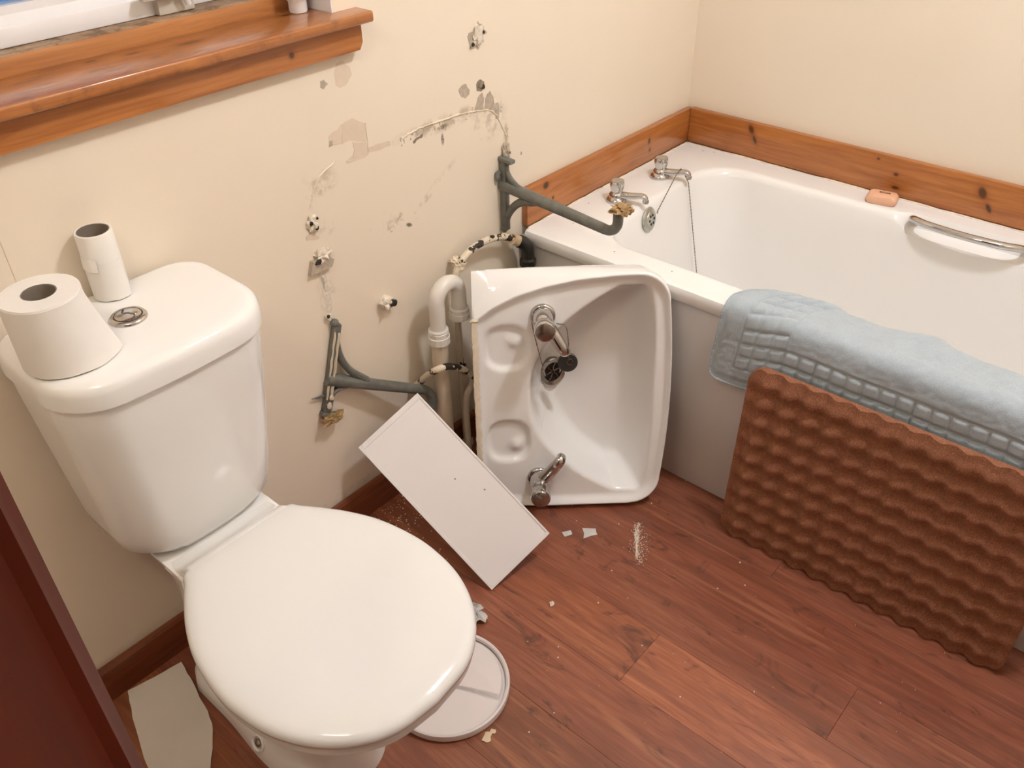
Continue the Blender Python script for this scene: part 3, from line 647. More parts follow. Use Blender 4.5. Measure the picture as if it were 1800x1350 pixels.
# ================================================================== BLUE BATH MAT draped over the bath rim
def towel():
    # section path in (x, z): from the outer lower hem up over the rim and down inside
    sec = [(-0.0315, 0.340), (-0.0315, 0.40), (-0.0315, 0.46), (-0.0305, 0.495), (-0.026, 0.522), (-0.012, 0.5335), (0.012, 0.5335), (0.045, 0.5335), (0.070, 0.531), (0.084, 0.520), (0.092, 0.500), (0.096, 0.470), (0.099, 0.430)]
    P = smooth_path([(x, 0, z) for x, z in sec], 20)
    acc = [0]
    for a, b in zip(P[:-1], P[1:]): acc.append(acc[-1]+(b-a).length)
    TT = acc[-1]; T = TT-0.090
    def at(s):
        s = max(0, min(TT, s)); lo = 0
        for i in range(len(acc)-1):
            if acc[i+1] >= s: lo = i; break
        u = (s-acc[lo])/max(1e-9, acc[lo+1]-acc[lo]); p = P[lo].lerp(P[lo+1], u)
        d = (P[min(lo+2, len(P)-1)]-P[max(lo-1, 0)]).normalized(); return p, Vector((-d.z, 0, d.x))
    LEN = 0.74; NU, NV = 300, 150
    verts = []; faces = []
    c = 0.0325; bx, by = 0.052, 0.040
    def relief(u, s):
        h = 0.0; cu = (u-bx)/c; cs = (s-by)/c
        inband = (0 <= cu < 3 and cs >= 0 and s < T-0.02) or (cu >= 3 and 0 <= cs < 2)
        if inband:
            fu = cu % 1; fs = cs % 1
            h = 0.0060*(min(1, 4.2*min(fu, 1-fu))**0.6)*(min(1, 4.2*min(fs, 1-fs))**0.6)
        elif 0.006 < u and s > 0.008:
            e = min(u-0.006, s-0.008, 0.012)/0.012
            h = 0.0042*e + 0.0012*noise.noise(Vector((u*90, s*90, 2)))
            # groove against the band
            if cu > 3 and 2 <= cs < 2.15: h *= (cs-2)/0.15
            if -0.12 < cu < 0 and cs > 0: h *= -cu/0.12
        else:
            h = 0.0016
        return h
    for i in range(NU+1):
        for j in range(NV+1):
            u = LEN*i/NU; s = T*j/NV
            # rounded corners of the mat at the left end
            st = s
            rr = 0.022 if s < T/2 else 0.075
            d = min(s, T-s)
            inset = rr-math.sqrt(max(0, rr*rr-(rr-min(d, rr))**2)) if d < rr else 0
            sh = 0.016+0.024*sstep(0.03, 0.17, u)
            p, nrm = at(s+sh)
            skew = -0.012*sstep(0, 0.2, s)-0.06*sstep(0.19, T, s)
            y = -0.556-inset*(1-u/LEN)-u + skew*(1-sstep(0.15, 0.5, u))
            # the mat sags along its length and is rumpled on top of the rim
            top = sstep(0.17, 0.24, s)
            rum = 0.026*math.exp(-((u-0.115)/0.055)**2-((s-0.315)/0.05)**2)
            rum += 0.022*math.exp(-((u-0.36)/0.06)**2-((s-0.285)/0.05)**2)
            rum += top*0.006*(noise.noise(Vector((u*14, s*16, 4)))+0.4)
            rum += (1-top)*0.003*(noise.noise(Vector((u*12, s*10, 9)))+0.5)
            if s > 0.27 and u > 0.16: p = p
            h = 0.004+relief(u, s)+max(0, rum)
            q = p+nrm*h
            z = q.z
            verts.append(Vector((q.x, y, z)))
    n1 = len(verts)
    for i in range(NU+1):
        for j in range(NV+1):
            p = verts[i*(NV+1)+j]; s = T*j/NV; pp, nrm = at(s+0.016+0.024*sstep(0.03, 0.17, LEN*i/NU))
            edge = (i == 0 or j == 0 or j == NV or i == NU)
            verts.append(Vector((p.x, p.y, p.z))-nrm*(0.0045))
    W = NV+1
    for i in range(NU):
        for j in range(NV):
            a = i*W+j; faces.append((a, a+1, a+W+1, a+W)); b = n1+a; faces.append((b, b+W, b+W+1, b+1))
    for i in range(NU):
        for j in (0, NV):
            a = i*W+j; faces.append((a, a+W, n1+a+W, n1+a))
    for j in range(NV):
        for i in (0, NU):
            a = i*W+j; faces.append((a, a+1, n1+a+1, n1+a))
    return verts, faces
bm_ = root('bath_mat', (-0.03, -0.92, 0.34), 'thick pale blue bath mat with a border of raised squares draped over the bath rim', 'bath mat')
tv = towel()
part('mat_cloth', tv, 'towel', bm_, angle=180)
# overlocked hem along the left end
hem = [tv[0][j].copy() for j in range(0, 151, 1)]
part('hem', tube(hem, lambda t: 0.0022+0.0006*math.sin(t*420), 6), 'towel', bm_)
hem2 = [tv[0][i*151].copy() for i in range(0, 301, 2)]
part('hem', tube(hem2, 0.0026, 6), 'towel', bm_)

# ================================================================== BROWN FOAM MAT leaning on the bath
def foam():
    W_, H_, PIT = 0.605, 0.446, 0.0475
    N1, N2 = 150, 112
    def corner(u, v):
        # pull points into a rounded rectangle outline
        r = 0.034; du = min(u, W_-u); dv = min(v, H_-v)
        if du < r and dv < r:
            a, b = r-du, r-dv; m = max(a, b); L_ = math.hypot(a, b)
            k = m/L_ if L_ > 0 else 1; a2, b2 = a*k, b*k
            u = (r-a2) if u < W_/2 else W_-(r-a2); v = (r-b2) if v < H_/2 else H_-(r-b2)
        return u, v
    V = []; F = []
    for side in (0, 1):
        for i in range(N1+1):
            for j in range(N2+1):
                u, v = corner(W_*i/N1, H_*j/N2)
                if side == 0:
                    h = 0.018+sstep(-0.01, 0.035, min(u, W_-u))*(0.0056*math.cos(2*PI*(u+0.010)/PIT)+0.0034*math.cos(2*PI*(v+0.012)/PIT))+0.0006*noise.noise(Vector((u*60, v*60, 0)))
                    e = min(u, v, W_-u, H_-v)
                    h -= 0.003*max(0, 1-e/0.006)
                else: h = 0.0
                V.append((u, v, h))
    W2 = N2+1; n1 = (N1+1)*W2
    for i in range(N1):
        for j in range(N2):
            a = i*W2+j; F.append((a, a+W2, a+W2+1, a+1)); b = a+n1; F.append((b, b+1, b+W2+1, b+W2))
    for i in range(N1):
        for j in (0, N2): a = i*W2+j; F.append((a, a+W2, a+W2+n1, a+n1))
    for j in range(N2):
        for i in (0, N1): a = i*W2+j; F.append((a, a+1, a+1+n1, a+n1))
    return V, F
fv = foam()
lean = math.atan2(0.026, 0.43)
A = Vector((-0.0735, -0.662, 0.0012)); U_ = Vector((0.0, -1, 0)).normalized(); V_ = Vector((math.sin(lean)*0.55, 0, math.cos(lean))).normalized()
U_ = Vector((0.004, -1, 0)).normalized(); N_ = U_.cross(V_).normalized()
if N_.x > 0: N_ = -N_
fm = root('foam_mat', (-0.07, -0.96, 0.0), 'brown egg crate foam mat leaning against the bath panel', 'foam mat')
part('foam_sheet', ([A+U_*p[0]+V_*p[1]+N_*p[2] for p in fv[0]], fv[1]), 'foam', fm, angle=60)

# ================================================================== TOILET
TX = -1.003
wc = root('toilet', (TX, -0.36, 0.0), 'white close coupled toilet with its lid down beside the wall', 'toilet')
def cis_loop(hw, d0, d1, rf, rb, bow, z, nx=24):
    q = rrect(-hw, hw, -d1, -d0, (rf, rb, rb, rf), 9, 14); out = []
    for x, y in q:
        t = (y+d0)/(d0-d1) if d1 != d0 else 0      # 0 back .. 1 front
        out.append(Vector((TX+x, y-bow*max(0, (1-(x/hw)**2))*t, z)))
    return out
# cistern body
L = []
for k in range(13):
    t = k/12; z = 0.402+0.346*t; hw = 0.134+0.030*(t**0.85); d1 = 0.186+0.040*(t**0.8)
    ins = 0.016*(1-min(1, t*8))**2+0.0025*sstep(0.97, 1.0, t)
    L.append(cis_loop(hw-ins, 0.012, d1-ins, 0.066, 0.035, 0.016, z))
cb = part('cistern', loft(L), 'ceramic', wc, angle=50)
# cistern lid
L = []
for z, ins in ((0.749, 0.004), (0.7495, 0.0), (0.772, 0.0), (0.781, 0.002), (0.7865, 0.006), (0.7895, 0.013), (0.7905, 0.022)):
    L.append(cis_loop(0.169-ins, 0.008+ins*0.3, 0.231-ins, 0.074, 0.045, 0.016, z))
cl = part('cistern_lid', loft(L), 'ceramic', wc, angle=60)
# dual flush button
bm2 = Matrix.Translation((-1.008, -0.116, 0.7902))
fb = part('flush_button', xf(lathe([(0.0265, 0), (0.0265, 0.003), (0.0245, 0.0055), (0.021, 0.0065), (0.0195, 0.0055)], 40, cap=False), bm2), 'button_chrome', wc)
part('button_cap', xf(lathe([(0.0190, 0.002), (0.0190, 0.0062), (0.0175, 0.0072), (0.001, 0.0074)], 40), bm2), 'button_chrome', fb)
sc_ = [Vector((0.0185*math.sin(t*PI*0.5)*0.9, 0.0185*t, 0.0076)) for t in [-1+i/10 for i in range(21)]]
part('button_split', xf(tube(smooth_path([(-0.004, -0.0178, 0.0074), (0.005, -0.011, 0.0076), (0.003, 0.0, 0.0077), (-0.004, 0.009, 0.0076), (0.0025, 0.0175, 0.0074)], 6), 0.0006, 6), bm2), 'seam', fb)
part('button_ring', xf(tube([(0.0193*math.cos(a), 0.0193*math.sin(a), 0.0062) for a in [i/40*2*PI for i in range(41)]], 0.0006, 6), bm2), 'seam', fb)
for s in (-1, 1):
    part('finger_dimple', xf(lump((0.0075*s, -0.004*s, 0.0072), 0.0045, s+3, 3, 0.02, (1.3, 0.9, 0.22)), bm2), 'dull_chrome', fb)
# pan: outline half width as a function of distance from the wall
def interp(tab, x):
    if x <= tab[0][0]: return tab[0][1]
    for (a, b), (c, d) in zip(tab[:-1], tab[1:]):
        if x <= c: t = (x-a)/(c-a); return b+(d-b)*t
    return tab[-1][1]
SEAT = smooth_path([(0.0, 0.249, 0), (0.060, 0.249, 0), (0.099, 0.253, 0), (0.112, 0.272, 0), (0.130, 0.300, 0), (0.155, 0.345, 0), (0.176, 0.400, 0), (0.187, 0.465, 0), (0.187, 0.515, 0), (0.176, 0.575, 0), (0.150, 0.630, 0), (0.112, 0.672, 0), (0.065, 0.698, 0), (0.0, 0.707, 0)], 5)
def seat_loop(sc, z, cy=0.47, dome=0.0, off=0.0):
    half = [(p.x, p.y) for p in SEAT]
    loop = half+[(-x, y) for x, y in half[-2:0:-1]]
    return [Vector((TX+x*sc, -(cy+(y-cy)*sc)-off, z)) for x, y in loop]
L = [seat_loop(0.985, 0.412), seat_loop(1.0, 0.4145), seat_loop(1.002, 0.421), seat_loop(0.996, 0.4255), seat_loop(0.983, 0.4295), seat_loop(0.96, 0.4325), seat_loop(0.925, 0.4350), seat_loop(0.87, 0.4372), seat_loop(0.78, 0.4388), seat_loop(0.62, 0.4400), seat_loop(0.4, 0.4405), seat_loop(0.2, 0.4408), seat_loop(0.02, 0.4408)]
part('seat_lid', loft(L), 'seat_plastic', wc, angle=60)
L = [seat_loop(0.95, 0.392), seat_loop(0.982, 0.394), seat_loop(0.984, 0.409), seat_loop(0.96, 0.4115)]
part('seat_ring', loft(L), 'seat_plastic', wc, angle=60)
# bowl body
def pan_loop(z):
    t = z/0.39
    fr = interp([(0, 0.50), (0.12, 0.49), (0.22, 0.53), (0.30, 0.60), (0.36, 0.675), (0.39, 0.693)], z)
    bk = interp([(0, 0.10), (0.30, 0.09), (0.34, 0.05), (0.39, 0.020)], z)
    hw = interp([(0, 0.108), (0.03, 0.104), (0.06, 0.090), (0.16, 0.084), (0.24, 0.104), (0.31, 0.138), (0.36, 0.166), (0.39, 0.172)], z)
    hb = interp([(0, 0.100), (0.03, 0.096), (0.06, 0.078), (0.25, 0.066), (0.33, 0.074), (0.39, 0.092)], z)
    pts = []; n = 28
    for i in range(n+1):
        a = -PI/2+PI*i/n          # front arc from +x side to -x side
        s = max(0.0, math.cos(a))
        mid = bk+(fr-bk)*0.60
        pts.append((hw*math.sin(-a), mid+(fr-mid)*s**0.85))
    m = 12; mid = bk+(fr-bk)*0.60
    left = [(-(hw+(hb-hw)*sstep(0, 0.62, i/m)), mid+(bk+0.02-mid)*i/m) for i in range(1, m+1)]
    right = [(-x, y) for x, y in left[::-1]]
    back = [(-hb*0.9*(1-2*i/8), bk) for i in range(0, 9)]
    return [Vector((TX+x, -y, z)) for x, y in pts+left+back+right]
zs = [0.0006, 0.012, 0.03, 0.045, 0.06, 0.10, 0.15, 0.20, 0.24, 0.28, 0.31, 0.335, 0.355, 0.372, 0.384, 0.3905]
part('pan', loft([pan_loop(z) for z in zs]), 'ceramic', wc, angle=60)
# platform that carries the cistern, sweeping forward to the hinges
L = []
for z, hw, y0, y1 in ((0.372, 0.080, 0.02, 0.262), (0.390, 0.098, 0.012, 0.262), (0.398, 0.102, 0.012, 0.256), (0.402, 0.101, 0.014, 0.246)):
    q = rrect(-hw, hw, -y1, -y0, (0.02, 0.03, 0.03, 0.02), 6, 12)
    L.append([Vector((TX+x*(1-0.0*sstep(0.15, 0.25, -y)), y, z)) for x, y in q])
part('cistern_platform', loft(L), 'ceramic', wc, angle=60)
L = []
for y, zt, hw in ((0.188, 0.4005, 0.100), (0.200, 0.4035, 0.100), (0.212, 0.4055, 0.0985), (0.224, 0.4105, 0.097), (0.236, 0.4195, 0.096), (0.247, 0.4285, 0.096), (0.258, 0.4335, 0.097), (0.272, 0.4345, 0.098)):
    sec = [(-hw, 0.386), (-hw-0.002, 0.394), (-hw+0.001, zt-0.004), (-hw+0.008, zt)]
    L.append([Vector((TX+x, -y, z)) for x, z in sec+[(-x, z) for x, z in sec[::-1]]])
part('hinge_cover', loft(L), 'ceramic', wc, angle=60)
# floor fixing: recess with a screw at the foot
bp = place((TX-0.1005, -0.326, 0.040), (-0.90, 0.0, 0.44))
bo = part('fixing_cap', xf(lathe([(0.0165, -0.006), (0.0165, 0.002), (0.0140, 0.004), (0.0105, 0.001)], 24, cap=False), bp), 'ceramic', wc)
part('fixing_screw', xf(lathe([(0.0075, -0.002), (0.0075, 0.002), (0.004, 0.004), (0.0005, 0.0045)], 16), bp), 'dull_chrome', bo)

# ------------------------------------------------------------------ toilet rolls on the cistern
ZT = 0.7912
def paper_roll(name, loc, ro, ri, h, label, n=64, wob=0.0006):
    o = root(name, loc, label, 'toilet roll')
    m = Matrix.Translation(Vector(loc)); v = []; f = []
    prof = [(ri, 0.0), (ro-0.001, 0.0), (ro, 0.0015), (ro, h-0.0015), (ro-0.001, h), (ri+0.0003, h)]
    vv, ff = lathe(prof, n, cap=False)
    vv = [(x*(1+wob/ro*noise.noise(Vector((x*40, y*40, z*25)))), y*(1+wob/ro*noise.noise(Vector((x*40, y*40, z*25)))), z) for x, y, z in vv]
    part('paper', xf((vv, ff), m), 'tissue', o)
    part('core_tube', xf(lathe([(ri, h-0.0004), (ri, 0.0004), (ri-0.0012, 0.0004), (ri-0.0012, h-0.0004), (ri, h-0.0004)], n, cap=False), m), 'cardboard', o)
    return o, m
r1, m1 = paper_roll('toilet_roll', (-1.1165, -0.137, ZT), 0.0505, 0.0215, 0.099, 'full white toilet roll at the front left corner of the cistern lid')
# loose end of the sheet hanging off the roll, towards the button
def sheet(m, r0, a0, a1, lift, z0, z1, seed, na=26, nz=10):
    V = []; F = []
    for i in range(na+1):
        t = i/na; a = a0+(a1-a0)*t; r = r0+0.0008+lift*t**2.2
        for j in range(nz+1):
            q = j/nz; z = z0+(z1-z0)*q; zz = z+0.0025*noise.noise(Vector((t*7, seed, q*2)))*t
            r = r0+0.0008+lift*t**1.6*(1-q)**1.2
            rr = r*(1+0.01*t*noise.noise(Vector((t*5, q*6, seed))))
            V.append(m @ Vector((rr*math.cos(a), rr*math.sin(a), zz)))
    W = nz+1; n1 = len(V)
    c = m @ Vector((0, 0, 0))
    V += [p+(Vector((c.x-p.x, c.y-p.y, 0)).normalized()*0.0005) for p in V[:n1]]
    for i in range(na):
        for j in range(nz):
            a = i*W+j; F.append((a, a+W, a+W+1, a+1)); F.append((n1+a, n1+a+1, n1+a+W+1, n1+a+W))
    for i in range(na):
        for j in (0, nz): a = i*W+j; F.append((a, a+W, n1+a+W, n1+a))
    for j in range(nz):
        for i in (0, na): a = i*W+j; F.append((a, a+1, n1+a+1, n1+a))
    return V, F
part('loose_sheet', sheet(m1, 0.0505, math.radians(-200), math.radians(-32), 0.026, 0.0012, 0.0965, 2), 'tissue', r1)
r2, m2 = paper_roll('toilet_roll', (-0.986, -0.0315, ZT), 0.0262, 0.0225, 0.104, 'nearly finished toilet roll tube standing by the wall on the cistern', n=48, wob=0.0004)
r2['label'] = 'nearly empty toilet roll standing against the wall on the cistern'
part('torn_sheet', sheet(m2, 0.0262, math.radians(-230), math.radians(-55), 0.0035, 0.0012, 0.060, 5), 'tissue', r2)
part('torn_sheet', sheet(m2, 0.0264, math.radians(-240), math.radians(-130), 0.0060, 0.052, 0.070, 8), 'tissue', r2)

# ================================================================== BASIN standing on its end
tilt = math.radians(9.5)
dU = Vector((0.677, -0.736, 0)).normalized(); n0 = Vector((-dU.y, dU.x, 0)).normalized()
if n0.dot(Vector((-1, -1, 0))) < 0: n0 = -n0
vV = Vector((0, 0, 1))*math.cos(tilt)-n0*math.sin(tilt); nN = n0*math.cos(tilt)+Vector((0, 0, 1))*math.sin(tilt)
BR = Matrix((dU, vV, nN)).transposed()      # local x = back to front, y = across (up), z = out of the rim
HB = 0.287
BO = Vector((-0.317, -0.296, 0.0))-dU*0.116+vV*HB
BO.z += 0.012; BO.x -= 0.007
basin = root('wash_basin', (BO.x, BO.y, BO.z), 'white ceramic wash basin standing on its end between the wall and the bath', 'wash basin', rot=BR)
def outline(kind):
    hb = 0.190 if kind == 'crest' else 0.284
    pts = []
    side = []
    tab = [(0, 0.188), (0.04, 0.218), (0.09, 0.243), (0.15, 0.262), (0.22, 0.276), (0.30, 0.283), (0.345, 0.284)] if kind == 'crest' else [(0, 0.283), (0.12, 0.286), (0.25, 0.287), (0.345, 0.286)]
    for i in range(0, 49):
        u = 0.345*i/48; side.append((u, interp(tab, u)))
    cr = []; r = 0.070; cu, cvv = 0.350, side[-1][1]-r
    for i in range(1, 13):
        a = PI/2*(1-i/12); cr.append((cu+(r-0.004)*math.cos(a), cvv+r*math.sin(a)))
    half_front = [(cr[-1][0]+0.012*(1-((cvv*(1-i/40))/cvv)**2), cvv*(1-i/40)) for i in range(1, 41)]
    top = side+cr+half_front               # from back-top to front-middle
    lowtab = [(0, 0.262), (0.04, 0.276), (0.09, 0.283), (0.15, 0.286), (0.345, 0.285)]
    bot = [(u, -(interp(lowtab, u) if (kind == 'crest' and u <= 0.3451 and v > 0.18) else v)) for u, v in top[-2::-1]]
    b0 = -bot[-1][1]
    back = [(0.0, -b0+(b0+side[0][1])*i/90) for i in range(1, 90)]
    return top+bot+back
OC, OS = outline('crest'), outline('skirt')
CU, CV = 0.235, 0.0
def bowl_h(u, v):
    """height of the basin top surface"""
    av = abs(v)
    # bowl outline: wide at the front, tongue towards the back
    ub = 0.118+0.185*(av/0.245)**2.3; uf = 0.392-0.02*(av/0.25)**4
    if av < 0.252 and ub < uf:
        e = min(u-ub, uf-u, (0.252-av)*1.1)
    else: e = -min(abs(u-ub)+0.0, 1)
    deck = -0.014
    if e <= 0: h = deck
    else:
        d = 0.126-0.16*max(0, u-0.17)          # shallower to the front
        t = min(1, e/0.066); h = deck-(d)*(1-(1-t)**2.2)
    # raised rim just inside the crest
    return h
def in_soap(u, v):
    s = 0.0
    for sg in (-1, 1):
        du, dv = (u-0.070)/0.046, (v*sg-0.115)/0.050
        r4 = (abs(du)**2.6+abs(dv)**2.6)
        s -= 0.011*sstep(1.25, 0.75, r4)
        s += 0.009*math.exp(-((u-0.088)/0.013)**2-((v*sg-0.128)/0.013)**2)
    return s
V = []; NR = 64; NP = len(OC)
rings = []
# underside to crest
def ring(pts, z): rings.append([Vector((u, v, z(u, v) if callable(z) else z)) for u, v in pts])
def scl(o, su, sv, cu=0.0): return [(cu+(u-cu)*su, v*sv) for u, v in o]
ring(scl(OS, 0.30, 0.35), -0.150); ring(scl(OS, 0.52, 0.62), -0.146); ring(scl(OS, 0.74, 0.80), -0.125); ring(scl(OS, 0.90, 0.93), -0.095); ring(scl(OS, 0.975, 0.985), -0.060)
ring(OS, lambda u, v: -0.040+0.02*sstep(0.15, 0.34, u)); ring([(a[0]*0.5+b[0]*0.5, a[1]*0.5+b[1]*0.5) for a, b in zip(OS, OC)], lambda u, v: -0.018+0.010*sstep(0.15, 0.34, u))
ring([(CU+(u-CU)*1.004, v*1.004) for u, v in OC], -0.006); ring([(CU+(u-CU)*0.997, v*0.997) for u, v in OC], -0.0015); ring([(CU+(u-CU)*0.988, v*0.988) for u, v in OC], 0.0)
for k in range(NR):
    f_ = 0.985-(0.985-0.02)*(k+0.3)/NR
    rg = []
    for u, v in OC:
        uu, vv = CU+(u-CU)*f_, CV+(v-CV)*f_
        wall_ = sstep(0.985, 0.925, f_)
        h = bowl_h(uu, vv)*wall_+in_soap(uu, vv)*wall_
        rg.append(Vector((uu, vv, h)))
    rings.append(rg)
# relax heights a little so that the bowl edge is rounded
for _ in range(2):
    for k in range(10, len(rings)-1):
        new = []
        for i in range(NP):
            p = rings[k][i]; avg = (rings[k-1][i].z+rings[k+1][i].z+rings[k][i-1].z+rings[k][(i+1) % NP].z)/4
            new.append(p.z*0.45+avg*0.55)
        for i in range(NP): rings[k][i].z = new[i]
vb, fb_ = loft(rings)
bs = mk('basin_bowl', vb, fb_, 'ceramic', basin, local=True, angle=70)
# old sealant left along the back edge: a ragged ribbon wrapped over the corner
R = random.Random(11); K = 70
L = []
for i in range(K+1):
    y = -0.262+0.448*i/K; w1 = 0.0105+R.uniform(-.0016, .0016); dpt = 0.017+R.uniform(-.003, .004)
    o_ = 0.0016+R.uniform(-.0006, .0012)
    L.append([Vector((w1, y, 0.0005)), Vector((w1*0.5, y, 0.0026+R.uniform(-.0006, .0006))), Vector((-o_, y, 0.0016)), Vector((-o_-0.0012, y, -dpt*0.5)), Vector((-o_*0.5, y, -dpt)), Vector((0.004, y, -dpt)), Vector((0.004, y, -0.003))])
mk('sealant_strip', *loft(L), 'caulk', basin, local=True, angle=60)['label'] = 'ragged cream sealant along the back edge'
mk('sealant_lump', *lump((0.004, 0.188, 0.0015), 0.006, 3, 2, 0.3, (1.6, 0.6, 0.6)), 'caulk', basin, local=True)
# waste with a grating
def local_surf(u, v, r=0.030):
    Q = []
    for i in range(12):
        a_ = 2*PI*i/12; Q.append(Vector((u+r*math.cos(a_), v+r*math.sin(a_), 0)))
    pts_ = [p for rg in rings[10:] for p in rg]
    for q in Q: q.z = min(pts_, key=lambda p: (p.x-q.x)**2+(p.y-q.y)**2).z
    gx = sum((q.x-u)*q.z for q in Q)/sum((q.x-u)**2 for q in Q); gy = sum((q.y-v)*q.z for q in Q)/sum((q.y-v)**2 for q in Q)
    return sum(q.z for q in Q)/12, Vector((-gx, -gy, 1)).normalized()
wz, wn = local_surf(0.176, 0.004)
wm = place((0.176, 0.004, wz), wn) @ Matrix.Translation((0, 0, 0.003))
ws = mk('waste_flange', *xf(lathe([(0.0345, -0.010), (0.0350, 0.002), (0.0325, 0.0035), (0.0235, 0.001), (0.0225, -0.004)], 40, cap=False), wm), 'dull_chrome', basin, local=True)
mk('waste_hole', *xf(lathe([(0.0235, -0.004), (0.0235, -0.0035)], 32), wm), 'dark_hole', ws, local=True)
for k in range(6):
    a = k/6*2*PI
    mk('grating_bar', *xf(tube(smooth_path([(0.003, 0, -0.001), (0.012, 0.004, -0.001), (0.0225, 0.003, -0.001)], 4), 0.0016, 6), wm @ Matrix.Rotation(a, 4, 'Z')), 'dull_chrome', ws, local=True)
# basin taps: cloverless pillar taps with a round head
def basin_tap(u, v, ang, label):
    m = Matrix.Translation((u, v, -0.0140)) @ Matrix.Rotation(ang, 4, 'Z') @ Matrix.Diagonal((1.22, 1.22, 1.08, 1))
    def P_(n, vf, mat='chrome', par=None, **k): return mk(n, *xf(vf, m), mat, par, local=True, **k)
    g = G(); g.add(*lathe([(0.0220, -0.012), (0.0225, 0.003), (0.0205, 0.006), (0.0185, 0.007)], 36))
    g.add(*lathe([(0.0175, 0.0065), (0.0170, 0.03), (0.0150, 0.040), (0.0125, 0.045)], 32))
    t = P_('basin_tap', (g.v, g.f), par=basin); t['label'] = label
    P_('tap_head', lathe([(0.0120, 0.0445), (0.0150, 0.052), (0.0178, 0.064), (0.0185, 0.076), (0.0175, 0.0825), (0.0160, 0.0845)], 32), par=t)
    P_('head_cap', lathe([(0.0150, 0.0840), (0.0150, 0.0862), (0.013, 0.0872), (0.001, 0.0874)], 32), 'dull_chrome', t)
    sp = smooth_path([(0.004, 0, 0.024), (0.025, 0, 0.0285), (0.046, 0, 0.0330), (0.060, 0, 0.0355), (0.0675, 0, 0.034), (0.0705, 0, 0.029), (0.0708, 0, 0.025)], 5)
    P_('spout', tube(sp, lambda q: 0.0135-0.0045*min(1, q*1.2), 16, sy=0.85, up=Vector((0, 1, 0))), par=t)
    return t
basin_tap(0.148, 0.190, math.radians(-57), 'chrome basin tap near the top end of the upended basin')
basin_tap(0.138, -0.214, math.radians(55), 'chrome basin tap near the bottom end of the upended basin')
# plug hanging on its chain from the upper tap
pl = root('basin_plug', BO, 'round dark grey basin plug hanging beside the upper basin tap', 'plug', rot=BR)
pm_ = Matrix.Translation((0.205, 0.062, -0.060))
mk('plug_body', *xf(lathe([(0.0175, 0), (0.0215, 0.004), (0.0225, 0.012), (0.021, 0.0135), (0.001, 0.0137)], 32), pm_), 'rubber', pl, local=True)
mk('plug_ring', *xf(tube([(0.0045+0.0062*math.cos(a), 0.003+0.007*math.sin(a), 0.0145) for a in [i/20*2*PI for i in range(18)]], 0.0009, 6), pm_), 'chrome', pl, local=True)
P = smooth_path([(0.207, 0.068, -0.044), (0.203, 0.13, -0.020), (0.195, 0.172, 0.004), (0.176, 0.185, 0.020)], 10)
mk('chain', *tube(P, [0.0008 if i % 2 else 0.0013 for i in range(len(P))], 6), 'dull_chrome', pl, local=True)
bc = root('basin_chain', BO, 'thin chain hanging straight down from the upper basin tap to the waste', 'chain', rot=BR)
P = smooth_path([(0.124, 0.182, 0.004), (0.130, 0.150, -0.003), (0.140, 0.105, -0.004), (0.150, 0.060, -0.020), (0.156, 0.030, -0.050), (0.158, 0.014, wz+0.016)], 8)
mk('chain_links', *tube(P, [0.0008 if i % 2 else 0.0013 for i in range(len(P))], 6), 'dull_chrome', bc, local=True)

# ================================================================== IRON BASIN BRACKETS
def bracket(S, b, a, alen, up_len, lip_len, hook, label):
    """S joint of bar and arm on the wall, b unit vector along the bar to its long end, a arm vector"""
    S = Vector(S); b = Vector(b).normalized(); a = Vector(a).normalized(); nrm = a.cross(b).normalized()
    t = root('basin_bracket', S, label, 'bracket', 'cast iron basin brackets')
    top = S-b*lip_len; bot = S+b*up_len
    def bar(A, B, w, d): 
        A, B = Vector(A), Vector(B); m = place(A, B-A, nrm); return xf(box(-w/2, w/2, -d/2, d/2, 0, (B-A).length, 0.002, 2), m)
    part('wall_bar', bar(top+a*0.0085, bot+a*0.0085, 0.014, 0.017), 'iron', t)
    part('arm', tube([S+a*(alen*i/12) for i in range(13)], lambda q: 0.0140-0.0028*q, 14), 'iron', t)
    # hooked end
    E = S+a*alen
    hk = [E-a*0.002]+[E+a*(0.030*math.sin(q*PI/2))-b*hook*(0.030*(1-math.cos(q*PI/2))) for q in [i/8 for i in range(1, 9)]]
    hk += [hk[-1]-b*hook*0.012, hk[-1]-b*hook*0.024]
    part('hook', tube(hk, 0.0110, 12), 'iron', t)
    # curved braces
    br1 = smooth_path([bot-b*0.012+a*0.006, S+b*0.060+a*0.022, S+b*0.027+a*0.052, S+b*0.008+a*0.098], 8)
    part('brace', tube(br1, lambda q: 0.0066+0.002*q, 10, sy=1.2), 'iron', t)
    br2 = smooth_path([top+b*0.012+a*0.016, S-b*0.034+a*0.018, S-b*0.018+a*0.032, S-b*0.004+a*0.062], 8)
    part('brace', tube(br2, 0.0058, 10, sy=1.2), 'iron', t)
    part('lip', bar(top-a*0.004, top+a*0.036, 0.018, 0.009), 'iron', t)
    part('web', tube([S+a*0.088+b*0.006, S+a*0.115+b*0.003], [0.008, 0.006], 10), 'iron', t)
    part('foot', xf(lathe([(0.0085, 0.0), (0.0095, 0.004), (0.0085, 0.008)], 16), place(bot, a)), 'iron', t)
    return t, top, bot, nrm, a, b
t, top, bot, nr, a, b = bracket((-0.071, -0.002, 0.650), (0, -0.02, -1), (0.0, -1, -0.075), 0.292, 0.108, 0.062, 1.0, 'grey iron basin bracket with upward hook fixed to the wall beside the bath')
part('wall_screw', lump((-0.088, -0.006, 0.676), 0.010, 3, 2, 0.3, (0.8, 0.6, 1.3)), 'iron', t)
